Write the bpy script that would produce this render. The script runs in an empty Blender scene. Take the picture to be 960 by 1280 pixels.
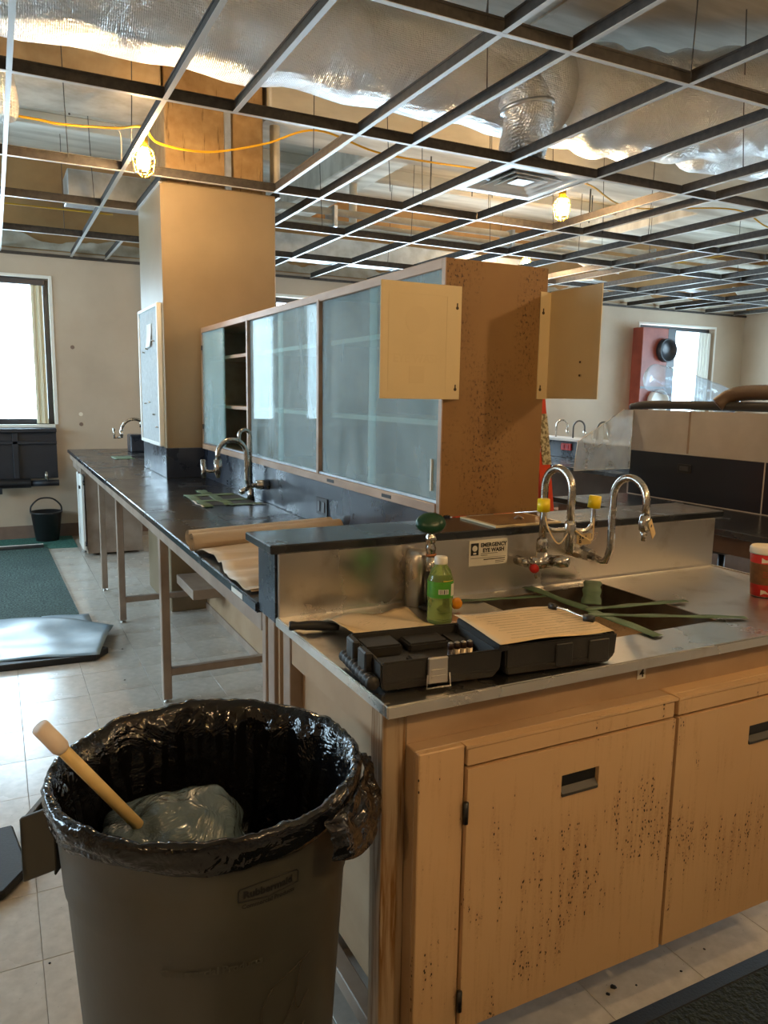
import bpy, bmesh, math, random
from mathutils import Vector, Matrix, noise
random.seed(7)
PI = math.pi
scene = bpy.context.scene
COL = scene.collection

# ------------------------------------------------------------------ camera
yaw, pitch, roll = .4707, -.1519, .0158
fw = Vector((math.sin(yaw)*math.cos(pitch), math.cos(yaw)*math.cos(pitch), math.sin(pitch)))
rt = Vector((math.cos(yaw), -math.sin(yaw), 0)); up = rt.cross(fw)
rt2 = rt*math.cos(roll) + up*math.sin(roll); up2 = -rt*math.sin(roll) + up*math.cos(roll)
cd = bpy.data.cameras.new('camera'); cam = bpy.data.objects.new('camera', cd); COL.objects.link(cam)
cd.sensor_fit = 'VERTICAL'; cd.sensor_height = 32.0; cd.lens = 955/1280*32.0
cd.clip_start = .02; cd.clip_end = 200
mw = Matrix((rt2, up2, -fw)).transposed().to_4x4(); mw.translation = (0, 0, 1.455)
cam.matrix_world = mw
scene.camera = cam

# ------------------------------------------------------------------ world, window daylight, exposure
w = bpy.data.worlds.new('overcast_sky'); scene.world = w; w.use_nodes = True
bg = w.node_tree.nodes['Background']
bg.inputs['Color'].default_value = (.60, .83, 1.0, 1); bg.inputs['Strength'].default_value = 14.0
BULB = 720.0                                   # emission of each caged work bulb
scene.view_settings.view_transform = 'Standard'; scene.view_settings.look = 'None'
scene.view_settings.gamma = 1.0; scene.view_settings.use_curve_mapping = False
scene.view_settings.exposure = 0.56
scene.cycles.use_denoising = True
scene.cycles.caustics_reflective = False; scene.cycles.caustics_refractive = False
scene.cycles.sample_clamp_indirect = 8.0
def portal(loc, rot, sx, sy):                  # sky portal in a window opening
    l = bpy.data.lights.new('window_portal', 'AREA'); l.shape = 'RECTANGLE'; l.size = sx; l.size_y = sy
    l.cycles.is_portal = True
    o = bpy.data.objects.new('window_portal', l); COL.objects.link(o); o.location = loc; o.rotation_euler = rot
WZ0, WZ1 = 1.12, 2.5
YW, XL, XR, YF = 8.2, -3.6, 10.3, -6.5         # room shell
BACK_WINS = [(-1.06, -.74), (-.42, .53), (2.8, 6.5), (8.16, 9.66)]
LEFT_WINS = [(3.4, 5.2), (5.8, 7.6)]
ADDED_RIGHT_WINS = [(1.5, 3.5), (4.4, 7.0)]  # unseen windows added to bring more daylight to the far right
for a, b in BACK_WINS: portal(((a+b)/2, YW+.16, (WZ0+WZ1)/2), (-PI/2, 0, 0), b-a, WZ1-WZ0)
for a, b in LEFT_WINS: portal((XL-.16, (a+b)/2, (WZ0+WZ1)/2), (0, -PI/2, 0), WZ1-WZ0, b-a)

for a, b in ADDED_RIGHT_WINS: portal((XR+.16, (a+b)/2, (WZ0+WZ1)/2), (0, PI/2, 0), WZ1-WZ0, b-a)

# ------------------------------------------------------------------ helpers
def box(bm, x0, x1, y0, y1, z0, z1):
    vs = [bm.verts.new((x, y, z)) for x in (x0, x1) for y in (y0, y1) for z in (z0, z1)]
    for f in ((0,1,3,2), (4,6,7,5), (0,4,5,1), (2,3,7,6), (0,2,6,4), (1,5,7,3)):
        bm.faces.new([vs[i] for i in f])
def tube(bm, pts, r, seg=12, caps=True):
    pts = [Vector(p) for p in pts]; n = len(pts)
    rs = r if isinstance(r, (list, tuple)) else [r]*n
    t = (pts[1]-pts[0]).normalized()
    a = Vector((0, 0, 1)) if abs(t.z) < .9 else Vector((1, 0, 0))
    nrm = (a - t*a.dot(t)).normalized(); rings = []
    for i, p in enumerate(pts):
        t2 = (pts[min(i+1, n-1)]-pts[max(i-1, 0)]).normalized()
        nrm = (nrm - t2*nrm.dot(t2)).normalized(); b = t2.cross(nrm)
        rings.append([bm.verts.new(p + (nrm*math.cos(k*2*PI/seg)+b*math.sin(k*2*PI/seg))*rs[i]) for k in range(seg)])
    for i in range(n-1):
        for k in range(seg):
            bm.faces.new((rings[i][k], rings[i][(k+1) % seg], rings[i+1][(k+1) % seg], rings[i+1][k]))
    if caps:
        bm.faces.new(rings[0][::-1]); bm.faces.new(rings[-1])
def lathe(bm, prof, c=(0, 0, 0), seg=32, axis='Z', capb=True, capt=True, fn=None):
    c = Vector(c); rings = []
    for j, (r, z) in enumerate(prof):
        ring = []
        for k in range(seg):
            a = k*2*PI/seg; rr, zz = (r, z) if fn is None else fn(r, z, a, j)
            v = (rr*math.cos(a), rr*math.sin(a), zz)
            if axis == 'Y': v = (v[0], v[2], -v[1])
            if axis == 'X': v = (v[2], v[0], v[1])
            ring.append(bm.verts.new(c+Vector(v)))
        rings.append(ring)
    for i in range(len(rings)-1):
        for k in range(seg):
            bm.faces.new((rings[i][k], rings[i][(k+1) % seg], rings[i+1][(k+1) % seg], rings[i+1][k]))
    if capb: bm.faces.new(rings[0][::-1])
    if capt: bm.faces.new(rings[-1])
def prism(bm, poly, axis, a, b):
    def P(u, v, w): return {'X': (w, u, v), 'Y': (u, w, v), 'Z': (u, v, w)}[axis]
    A = [bm.verts.new(P(u, v, a)) for u, v in poly]; B = [bm.verts.new(P(u, v, b)) for u, v in poly]
    bm.faces.new(A[::-1]); bm.faces.new(B)
    for i in range(len(poly)):
        j = (i+1) % len(poly); bm.faces.new((A[i], A[j], B[j], B[i]))
def sheet(bm, fn, nu, nv, th=.001):
    """surface fn(u,v)->xyz with thickness"""
    top = [[bm.verts.new(Vector(fn(i/nu, j/nv))) for j in range(nv+1)] for i in range(nu+1)]
    bot = [[bm.verts.new(v.co-Vector((0, 0, th))) for v in r] for r in top]
    for i in range(nu):
        for j in range(nv):
            bm.faces.new((top[i][j], top[i+1][j], top[i+1][j+1], top[i][j+1]))
            bm.faces.new((bot[i][j], bot[i][j+1], bot[i+1][j+1], bot[i+1][j]))
    for i in range(nu):
        for j in (0, nv): bm.faces.new((top[i][j], top[i+1][j], bot[i+1][j], bot[i][j]))
    for j in range(nv):
        for i in (0, nu): bm.faces.new((top[i][j], top[i][j+1], bot[i][j+1], bot[i][j]))
def BM(*fs):
    bm = bmesh.new()
    for f in fs: f(bm)
    return bm
def link(name, me, parent=None):
    o = bpy.data.objects.new(name, me); COL.objects.link(o)
    if parent is not None:
        o.parent = parent
        if parent.type == 'EMPTY' and parent.get('_w', True) is True:
            o.matrix_parent_inverse = Matrix.Translation(-Vector(parent.location))
    return o
def obj(name, bm, mat, parent=None, smooth=False, bev=0, bseg=1):
    if bev: bmesh.ops.bevel(bm, geom=bm.edges[:], offset=bev, segments=bseg, affect='EDGES', clamp_overlap=True)
    bmesh.ops.recalc_face_normals(bm, faces=bm.faces[:])
    me = bpy.data.meshes.new(name); bm.to_mesh(me); bm.free()
    for m in (mat if isinstance(mat, (list, tuple)) else [mat]): me.materials.append(m)
    if smooth: me.polygons.foreach_set('use_smooth', [True]*len(me.polygons))
    o = link(name, me, parent)
    return o
def bx(name, d, mat, parent=None, bev=0, bseg=1):
    bm = bmesh.new(); box(bm, *d); return obj(name, bm, mat, parent, False, bev, bseg)
def tb(name, pts, r, mat, parent=None, seg=12):
    bm = bmesh.new(); tube(bm, pts, r, seg); return obj(name, bm, mat, parent, True)
def tag(o, label=None, cat=None, group=None, kind=None):
    if label: o['label'] = label
    if cat: o['category'] = cat
    if group: o['group'] = group
    if kind: o['kind'] = kind
    return o
def thing(name, label, cat, loc, group=None):
    """Empty at the thing's base; its parts are modelled in room coordinates"""
    o = bpy.data.objects.new(name, None); COL.objects.link(o); o.location = loc
    o.empty_display_size = .05
    return tag(o, label, cat, group)
def struct(o, label=None): return tag(o, label, kind='structure')
def dup(o, off, parent=None):
    c = o.copy(); COL.objects.link(c)
    if parent is None: c.location = Vector(o.location)+Vector(off)
    else: c.parent = parent
    for ch in o.children: dup(ch, (0, 0, 0), c)
    return c
def bez(p, n=12):
    """Catmull-Rom through points"""
    p = [Vector(q) for q in p]; q = [2*p[0]-p[1]]+p+[2*p[-1]-p[-2]]; out = []
    for i in range(1, len(q)-2):
        for k in range(n):
            t = k/n; a, b, c, d = q[i-1:i+3]
            out.append(.5*((2*b)+(c-a)*t+(2*a-5*b+4*c-d)*t*t+(3*b-a-3*c+d)*t**3))
    return out+[p[-1]]
def arc(cx, cz, r, a0, a1, n=10):
    return [(cx+r*math.cos(a0+(a1-a0)*i/n), cz+r*math.sin(a0+(a1-a0)*i/n)) for i in range(n+1)]
def text(name, s, size, mat, parent, place, bold=0.0, align='LEFT', space=1.0):
    """flat lettering: mesh from a font curve, each vertex placed by place(x, y)"""
    cu = bpy.data.curves.new(name, 'FONT'); cu.body = s; cu.size = size; cu.offset = bold; cu.align_x = align
    cu.space_character = space; cu.resolution_u = 2
    t = bpy.data.objects.new(name, cu); COL.objects.link(t)
    dg = bpy.context.evaluated_depsgraph_get(); me = bpy.data.meshes.new_from_object(t.evaluated_get(dg))
    bpy.data.objects.remove(t); bpy.data.curves.remove(cu)
    for v in me.vertices: v.co = Vector(place(v.co.x, v.co.y))
    me.materials.clear(); me.materials.append(mat); me.name = name
    return link(name, me, parent)

# ------------------------------------------------------------------ materials
def C4(c): return (c[0], c[1], c[2], 1)
def srgb(r, g, b): return tuple(((v/255+.055)/1.055)**2.4 if v > 10 else v/255/12.92 for v in (r, g, b))
class N:
    def __init__(s, name):
        s.m = bpy.data.materials.new(name); s.m.use_nodes = True; s.t = s.m.node_tree; s.n = s.t.nodes
        s.b = s.n['Principled BSDF']; s.out = s.n['Material Output']; s._tc = None
    def add(s, typ, **kw):
        n = s.n.new(typ)
        for k, v in kw.items():
            if hasattr(n, k): setattr(n, k, v)
        return n
    def l(s, a, b): s.t.links.new(a, b)
    def co(s, scale=(1, 1, 1), rot=(0, 0, 0)):
        if s._tc is None: s._tc = s.add('ShaderNodeTexCoord')
        mp = s.add('ShaderNodeMapping'); mp.inputs['Scale'].default_value = scale; mp.inputs['Rotation'].default_value = rot
        s.l(s._tc.outputs['Object'], mp.inputs['Vector']); return mp.outputs['Vector']
    def noise(s, sc=5, det=4, scale=(1, 1, 1), rough=.55, dist=0):
        n = s.add('ShaderNodeTexNoise'); n.inputs['Scale'].default_value = sc; n.inputs['Detail'].default_value = det
        n.inputs['Roughness'].default_value = rough; n.inputs['Distortion'].default_value = dist
        s.l(s.co(scale), n.inputs['Vector']); return n.outputs['Fac']
    def vor(s, sc=5, scale=(1, 1, 1), feat='F1'):
        n = s.add('ShaderNodeTexVoronoi'); n.feature = feat; n.inputs['Scale'].default_value = sc
        s.l(s.co(scale), n.inputs['Vector']); return n.outputs['Distance']
    def ramp(s, fac, stops):
        r = s.add('ShaderNodeValToRGB'); e = r.color_ramp.elements
        while len(e) < len(stops): e.new(.5)
        for i, (p, c) in enumerate(stops):
            e[i].position = p; e[i].color = C4(c) if isinstance(c, (tuple, list)) else (c, c, c, 1)
        s.l(fac, r.inputs['Fac']); return r.outputs['Color']
    def mix(s, fac, a, b, typ='MIX'):
        m = s.add('ShaderNodeMix'); m.data_type = 'RGBA'; m.blend_type = typ
        for sock, v in ((m.inputs[0], fac), (m.inputs[6], a), (m.inputs[7], b)):
            if isinstance(v, (int, float)): sock.default_value = v
            elif isinstance(v, (tuple, list)): sock.default_value = C4(v)
            else: s.l(v, sock)
        return m.outputs[2]
    def math(s, op, a, b=0.0):
        m = s.add('ShaderNodeMath'); m.operation = op
        for i, v in enumerate((a, b)):
            if isinstance(v, (int, float)): m.inputs[i].default_value = v
            else: s.l(v, m.inputs[i])
        return m.outputs[0]
    def bump(s, h, st=.3, d=.01):
        b = s.add('ShaderNodeBump'); b.inputs['Strength'].default_value = st; b.inputs['Distance'].default_value = d
        s.l(h, b.inputs['Height']); s.l(b.outputs['Normal'], s.b.inputs['Normal'])
    def set(s, **kw):
        for k, v in kw.items():
            i = s.b.inputs[k.replace('_', ' ')]
            if isinstance(v, (int, float)): i.default_value = v
            elif isinstance(v, (tuple, list)): i.default_value = C4(v)
            else: s.l(v, i)
        return s
def M(name, col, rough=.5, metal=0., col2=None, sc=8, det=5, scale=(1, 1, 1), lo=.35, hi=.65, bump=0., bsc=60, bscale=(1, 1, 1), spec=.5, coat=0., rough2=None):
    n = N(name); n.set(Base_Color=col, Roughness=rough, Metallic=metal)
    n.b.inputs['Specular IOR Level'].default_value = spec; n.b.inputs['Coat Weight'].default_value = coat
    if col2 or rough2 is not None:
        f = n.noise(sc, det, scale)
        if col2: n.set(Base_Color=n.ramp(f, [(lo, col), (hi, col2)]))
        if rough2 is not None: n.set(Roughness=n.ramp(f, [(lo, rough), (hi, rough2)]))
    if bump: n.bump(n.noise(bsc, 4, bscale), bump, .004)
    return n.m
MAT = {}
MAT['wall'] = M('painted_wall', srgb(190, 176, 156), .8, col2=srgb(178, 162, 142), sc=1.5, bump=.05, bsc=120)
MAT['upper'] = M('bare_upper_wall', srgb(178, 142, 96), .9, col2=srgb(158, 122, 80), sc=2.5, bump=.2, bsc=20)
MAT['plaster'] = M('torn_plaster', srgb(196, 190, 176), .9, col2=srgb(170, 160, 142), sc=7, bump=.3, bsc=30)
MAT['slab'] = M('board_formed_concrete', srgb(214, 210, 198), .9, col2=srgb(176, 170, 156), sc=3, det=8, scale=(.35, 2.2, 1), bump=.25, bsc=14, bscale=(.3, 3, 1))
MAT['beam'] = M('raw_concrete_beam', srgb(186, 164, 128), .9, col2=srgb(152, 124, 86), sc=4, det=8, bump=.25, bsc=25)
MAT['rawcol'] = None
n = N('stained_raw_column'); f1 = n.noise(9, 6, (5, 5, .6)); f2 = n.noise(14, 5)
n.set(Base_Color=n.mix(n.ramp(f1, [(.62, 0.), (.72, .7)]), n.ramp(f2, [(.3, srgb(160, 132, 92)), (.7, srgb(138, 108, 70))]), srgb(78, 56, 34)), Roughness=.9); n.bump(f2, .3, .01); MAT['rawcol'] = n.m
MAT['column'] = M('painted_column', srgb(134, 117, 90), .45, col2=srgb(124, 106, 80), sc=2.2, bump=.03, bsc=90)
MAT['base_rubber'] = M('brown_cove_base', srgb(128, 106, 92), .6, col2=srgb(112, 92, 80), sc=6)
n = N('vinyl_tile'); f = n.noise(26, 6); g = n.noise(2.2, 5); s = n.noise(90, 3)
c = n.ramp(f, [(.3, srgb(190, 184, 174)), (.7, srgb(212, 206, 196))])
c = n.mix(n.ramp(g, [(.4, 0.), (.75, .45)]), c, srgb(160, 144, 122)); c = n.mix(n.ramp(s, [(.70, 0.), (.76, .7)]), c, srgb(70, 58, 44))
n.set(Base_Color=c, Roughness=n.ramp(g, [(.3, .16), (.7, .30)])); n.bump(n.noise(40, 3), .03, .002); MAT['tile'] = n.m
MAT['grout'] = M('tile_joint_dirt', srgb(140, 128, 112), .8)
def foil(name, sc):
    n = N(name); n.set(Base_Color=(.88, .88, .87), Metallic=1., Roughness=.31)
    def wave(d):
        w_ = n.add('ShaderNodeTexWave'); w_.bands_direction = d; w_.inputs['Scale'].default_value = sc; w_.inputs['Distortion'].default_value = .6
        n.l(n.co(), w_.inputs['Vector']); return w_.outputs['Fac']
    weave = n.math('MULTIPLY', n.math('ADD', wave('X'), wave('Z')), .05)
    cre = n.math('MULTIPLY', n.noise(4.5, 6, dist=2.2, rough=.62), 1.15); star = n.math('MULTIPLY', n.vor(1.7), .5)
    n.bump(n.math('ADD', n.math('ADD', weave, cre), star), .75, .055); return n.m
MAT['foil'] = foil('foil_duct_wrap', 34)
MAT['flexfoil'] = foil('flex_duct_foil', 24)
MAT['tee_white'] = M('white_tee_cap', srgb(186, 186, 181), .4)
MAT['tee_web'] = M('shaded_galvanized_web', (.055, .046, .038), .6, .2, col2=(.03, .026, .022), sc=30)  # galvanized web coloured near black, its unlit look put into the colour
MAT['wire'] = M('hanger_wire', (.09, .085, .08), .5, .6)
MAT['galv'] = M('galvanized_sheet', (.62, .66, .70), .35, .85, col2=(.45, .48, .50), sc=9)
MAT['white_metal'] = M('white_enamel', srgb(225, 226, 222), .35)
MAT['pipe_white'] = M('pipe_wrap_white', srgb(214, 208, 194), .6, col2=srgb(190, 182, 164), sc=8)
MAT['cord'] = M('yellow_cord', srgb(214, 164, 20), .45)
n = N('lit_bulb'); n.set(Base_Color=(1, .8, .5)); n.b.inputs['Emission Color'].default_value = (1, .66, .33, 1); n.b.inputs['Emission Strength'].default_value = BULB; MAT['bulb'] = n.m
MAT['cage'] = M('yellow_plastic_cage', srgb(235, 190, 40), .4)
MAT['epoxy'] = M('black_epoxy_top', (.012, .014, .018), .16, col2=(.020, .022, .026), sc=5, det=7, rough2=.30, spec=.6, bump=.02, bsc=60)
MAT['epoxy_v'] = M('black_epoxy_splash', (.014, .019, .030), .22, col2=(.03, .036, .05), sc=6, det=7, rough2=.4, spec=.6)
n = N('stainless_steel'); f = n.noise(3, 6); b = n.noise(70, 4, (1, 30, 30)); st = n.noise(9, 6)
n.set(Base_Color=n.mix(n.ramp(st, [(.55, 0.), (.75, .7)]), (.66, .63, .58), (.42, .36, .29)), Metallic=1., Roughness=n.ramp(f, [(.3, .20), (.7, .42)])); n.bump(b, .05, .002); MAT['steel'] = n.m
MAT['basin'] = M('shaded_basin_steel', (.20, .18, .15), .42, .9, col2=(.12, .10, .08), sc=9)  # shade inside the sink recess put into a darker steel colour
MAT['chrome'] = M('worn_chrome', (.60, .57, .52), .16, 1., col2=(.42, .38, .32), sc=40, rough2=.3)
def rusty(name, base, base2, dens):
    n = N(name); z = n.noise(2.2, 5)
    streak = n.noise(8, 5, (11, 11, .7)); spots = n.vor(150, (1, 1, .6)); big = n.noise(3.2, 4); fine = n.noise(150, 2)
    mask = n.math('MULTIPLY', n.ramp(spots, [(.20, 1.), (.36, 0.)]), n.ramp(n.math('MULTIPLY', streak, big), [(dens, 0.), (dens+.10, 1.)]))
    halo = n.math('MULTIPLY', n.ramp(n.math('MULTIPLY', streak, big), [(dens-.02, 0.), (dens+.2, .45)]), n.ramp(fine, [(.4, .3), (.6, 1.)]))
    c = n.ramp(z, [(.3, base), (.7, base2)])
    c = n.mix(halo, c, srgb(128, 78, 34)); c = n.mix(n.ramp(mask, [(.35, 0.), (.6, 1.)]), c, srgb(44, 26, 12))
    n.set(Base_Color=c, Roughness=.55); n.bump(mask, -.2, .003); return n.m
MAT['cab'] = rusty('speckled_beige_cabinet', srgb(208, 174, 132), srgb(198, 162, 120), .275)
MAT['cabside'] = M('beige_cabinet_side', srgb(184, 156, 124), .5, col2=srgb(166, 136, 104), sc=4)
MAT['frame_metal'] = M('beige_steel_leg', srgb(166, 148, 132), .45, col2=srgb(140, 120, 104), sc=6)
n = N('rust_streaked_leg'); f = n.noise(5, 5, (10, 10, .5)); n.set(Base_Color=n.ramp(f, [(.42, srgb(176, 152, 122)), (.56, srgb(122, 82, 34)), (.62, srgb(176, 152, 122))]), Roughness=.5); MAT['rustleg'] = n.m
n = N('stained_end_panel'); f = n.noise(4, 6, (1, 1, 1)); sp = n.noise(130, 3, (1, 1, .7)); g = n.noise(4.5, 4, (1.2, 1, .5)); fn_ = n.noise(70, 4)
gz = n.add('ShaderNodeSeparateXYZ'); n.l(n.co(), gz.inputs[0])
c = n.ramp(f, [(.3, srgb(142, 106, 60)), (.7, srgb(128, 92, 50))])
c = n.mix(n.math('MULTIPLY', n.ramp(fn_, [(.48, 0.), (.66, .5)]), n.ramp(g, [(.46, 0.), (.66, 1.)])), c, srgb(96, 56, 22))
c = n.mix(n.math('MULTIPLY', n.ramp(sp, [(.56, 0.), (.63, .9)]), n.ramp(g, [(.44, 0.), (.6, 1.)])), c, srgb(58, 32, 12))
n.set(Base_Color=c, Roughness=.6); n.bump(fn_, .08, .003); MAT['panel'] = n.m
MAT['wood'] = M('cabinet_frame', srgb(176, 148, 124), .45, col2=srgb(150, 120, 96), sc=9, scale=(1, .3, 1))
MAT['wood_dark'] = M('cabinet_interior', srgb(120, 84, 60), .6, col2=srgb(100, 66, 44), sc=6)
def glassy(name, haze, refl, tint, rough=.03, hz=(.75, .85, .88), sc=3):
    m = bpy.data.materials.new(name); m.use_nodes = True; t = m.node_tree; t.nodes.clear(); L = t.links.new
    out = t.nodes.new('ShaderNodeOutputMaterial'); tr = t.nodes.new('ShaderNodeBsdfTransparent'); gl = t.nodes.new('ShaderNodeBsdfGlossy')
    df = t.nodes.new('ShaderNodeBsdfDiffuse'); tr.inputs[0].default_value = C4(tint); gl.inputs['Roughness'].default_value = rough
    df.inputs[0].default_value = C4(hz)
    tc = t.nodes.new('ShaderNodeTexCoord'); mp = t.nodes.new('ShaderNodeMapping'); mp.inputs['Scale'].default_value = (1, 1.6, .5)
    L(tc.outputs['Object'], mp.inputs[0]); nz = t.nodes.new('ShaderNodeTexNoise'); nz.inputs['Scale'].default_value = sc; nz.inputs['Detail'].default_value = 8
    nz.inputs['Distortion'].default_value = 1.2; L(mp.outputs[0], nz.inputs['Vector'])
    rp = t.nodes.new('ShaderNodeMapRange'); rp.inputs['From Min'].default_value = .3; rp.inputs['From Max'].default_value = .7
    rp.inputs['To Min'].default_value = haze*.7; rp.inputs['To Max'].default_value = min(1, haze*1.35); L(nz.outputs['Fac'], rp.inputs['Value'])
    m1 = t.nodes.new('ShaderNodeMixShader'); L(rp.outputs[0], m1.inputs[0]); L(tr.outputs[0], m1.inputs[1]); L(df.outputs[0], m1.inputs[2])
    lw = t.nodes.new('ShaderNodeLayerWeight'); lw.inputs[0].default_value = .5
    pw = t.nodes.new('ShaderNodeMath'); pw.operation = 'POWER'; pw.inputs[1].default_value = 5.0; L(lw.outputs['Facing'], pw.inputs[0])
    fr = t.nodes.new('ShaderNodeMath'); fr.operation = 'MULTIPLY_ADD'; fr.inputs[1].default_value = .96; fr.inputs[2].default_value = .04; L(pw.outputs[0], fr.inputs[0])
    ad = t.nodes.new('ShaderNodeMath'); ad.operation = 'MULTIPLY'; ad.inputs[1].default_value = refl; L(fr.outputs[0], ad.inputs[0])
    m2 = t.nodes.new('ShaderNodeMixShader'); L(ad.outputs[0], m2.inputs[0]); L(m1.outputs[0], m2.inputs[1]); L(gl.outputs[0], m2.inputs[2])
    L(m2.outputs[0], out.inputs[0]); return m
MAT['glass'] = glassy('dusty_sliding_glass', .23, .22, (.80, .93, .92))
MAT['acrylic'] = glassy('scuffed_acrylic', .3, 1.6, (.93, .97, .98), hz=(.85, .92, .97), sc=7)
MAT['poly'] = glassy('clear_poly_tube', .22, 1.0, (.9, .95, 1.), hz=(.75, .88, 1.), rough=.15, sc=6)
MAT['winglass'] = glassy('window_glass', .0, 1.0, (1, 1, 1))
MAT['wingrey'] = M('dark_window_frame', (.03, .035, .045), .4)
MAT['winwhite'] = M('white_window_trim', srgb(222, 222, 214), .5)
MAT['blind'] = M('cream_blind', srgb(226, 222, 196), .6)
MAT['radiator'] = M('black_radiator', (.006, .009, .016), .5, col2=(.012, .016, .024), sc=5)
MAT['black_plastic'] = M('black_plastic', (.012, .012, .013), .4, bump=.05, bsc=80)
n = N('bin_liner'); n.set(Base_Color=(.0035, .0035, .004), Roughness=.13); n.b.inputs['Specular IOR Level'].default_value = .5
n.bump(n.math('ADD', n.noise(7, 3, (1, 1, 1.6), dist=2.5), n.math('MULTIPLY', n.noise(24, 2, dist=2.), .3)), .36, .025); MAT['liner'] = n.m
MAT['bin'] = M('grey_bin_plastic', srgb(70, 69, 62), .45, col2=srgb(60, 58, 51), sc=5, scale=(1, 1, .4), bump=.06, bsc=50)
MAT['print'] = M('black_print', (.008, .008, .008), .6)
MAT['scribble'] = M('pencil_scribble', srgb(58, 50, 38), .7)
n = N('grey_film_bag'); n.set(Base_Color=(.085, .12, .135), Roughness=.22); n.b.inputs['Specular IOR Level'].default_value = .8
n.bump(n.noise(10, 5, dist=1.5), .6, .04); MAT['film'] = n.m
MAT['pole'] = M('cream_pole', srgb(216, 188, 128), .5, col2=srgb(198, 168, 106), sc=12)
MAT['tapewrap'] = M('white_tape_wrap', srgb(222, 206, 190), .6, bump=.1)
def turf(name, a, b):
    n = N(name); f = n.noise(75, 2); g = n.noise(2, 4); n.set(Base_Color=n.mix(n.ramp(g, [(.35, .1), (.7, .6)]), n.ramp(f, [(.44, a), (.60, b)]), a), Roughness=.85); n.bump(f, .6, .01)
    return n.m
MAT['turf'] = turf('green_turf_mat', srgb(28, 52, 48), srgb(84, 112, 108))
MAT['turf2'] = turf('dark_turf_mat', srgb(18, 26, 18), srgb(40, 48, 34))
MAT['greenfloor'] = turf('green_strip', srgb(40, 92, 84), srgb(78, 134, 122))
MAT['rubber'] = M('black_rubber', (.010, .011, .012), .55, bump=.2, bsc=150)
MAT['bluefilm'] = M('pale_blue_sheet', srgb(150, 172, 186), .32, col2=srgb(118, 142, 158), sc=4, bump=.15, bsc=12)
MAT['kraft'] = M('tan_paper_roll', srgb(210, 190, 164), .55, col2=srgb(194, 170, 140), sc=5, scale=(.3, 6, 1), bump=.06, bsc=30)
n = N('worksheet_paper'); f = n.noise(70, 3, (1, 5, 1)); g = n.noise(14, 2)
n.set(Base_Color=n.mix(n.ramp(n.math('MULTIPLY', f, g), [(.32, 0.), (.40, .4)]), srgb(218, 190, 146), srgb(140, 112, 80)), Roughness=.7); MAT['paper'] = n.m
MAT['whitepaper'] = M('white_paper', srgb(222, 220, 212), .7)
MAT['case'] = M('charcoal_case_plastic', (.014, .013, .012), .5, col2=(.026, .024, .021), sc=10, bump=.12, bsc=160)
MAT['latch'] = M('steel_latch', (.55, .52, .47), .3, 1.)
MAT['tape'] = M('green_masking_tape', srgb(92, 116, 84), .6, col2=srgb(72, 94, 66), sc=12, bump=.1)
MAT['green_rubber'] = M('dark_green_rubber', srgb(6, 58, 34), .35, bump=.03)
n = N('bottle_plastic'); n.set(Base_Color=srgb(188, 214, 122), Roughness=.08); n.b.inputs['Transmission Weight'].default_value = .72; n.b.inputs['IOR'].default_value = 1.33; MAT['bottle'] = n.m
MAT['cap_white'] = M('white_cap', srgb(222, 216, 200), .45)
MAT['lab_green'] = M('green_label', srgb(66, 140, 40), .45, col2=srgb(88, 160, 46), sc=20)
MAT['yellow'] = M('yellow_cap', srgb(236, 206, 20), .4)
MAT['red'] = M('red_index', srgb(190, 30, 24), .35)
MAT['orange'] = M('orange_plastic', srgb(236, 150, 26), .45)
MAT['cream_tag'] = M('cream_tag', srgb(220, 190, 138), .5)
MAT['board'] = M('yellowed_sign_board', srgb(212, 192, 150), .5, col2=srgb(204, 183, 140), sc=3)
MAT['keyhole'] = M('keyhole_dark', (.06, .035, .015), .7)
MAT['ghost'] = M('faded_print', srgb(206, 185, 143), .5)
MAT['pin'] = M('pinboard_face', srgb(186, 190, 190), .8, col2=srgb(170, 174, 174), sc=40, bump=.1, bsc=200)
MAT['cupred'] = M('red_paper_cup', srgb(196, 36, 26), .4); MAT['cupbrown'] = M('brown_cup_band', srgb(112, 70, 34), .45, col2=srgb(132, 86, 44), sc=60)
MAT['lid'] = M('cream_cup_lid', srgb(232, 216, 186), .4)
MAT['ladder'] = M('orange_red_fibreglass', srgb(214, 70, 34), .45)
MAT['label_paper'] = M('printed_label', srgb(196, 186, 150), .6, col2=srgb(120, 108, 76), sc=70, det=2, lo=.45, hi=.55)
MAT['machine'] = M('red_machine_panel', srgb(150, 72, 54), .5, col2=srgb(128, 58, 44), sc=5)
MAT['hose'] = M('brown_flex_hose', srgb(96, 76, 58), .5, bump=.3, bsc=30)
MAT['foam'] = M('dark_foam_pipe', (.03, .028, .025), .7)
MAT['greypanel'] = M('grey_white_panel', srgb(196, 192, 186), .4, col2=srgb(176, 172, 166), sc=3)
MAT['navy'] = M('navy_black_splash', (.010, .014, .024), .28, spec=.5)
MAT['dark_wood'] = M('brown_cupboard', srgb(98, 78, 62), .5, col2=srgb(82, 62, 48), sc=6)
MAT['cell'] = M('battery_wrap', srgb(186, 168, 140), .35, .3); MAT['cell_top'] = M('battery_end', (.5, .46, .4), .3, 1.)
MAT['cell_dark'] = M('battery_dark_wrap', srgb(52, 36, 28), .4)
MAT['debris'] = M('dark_debris', (.01, .009, .008), .8)
MAT['box'] = M('cardboard', srgb(120, 90, 60), .8)

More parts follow.
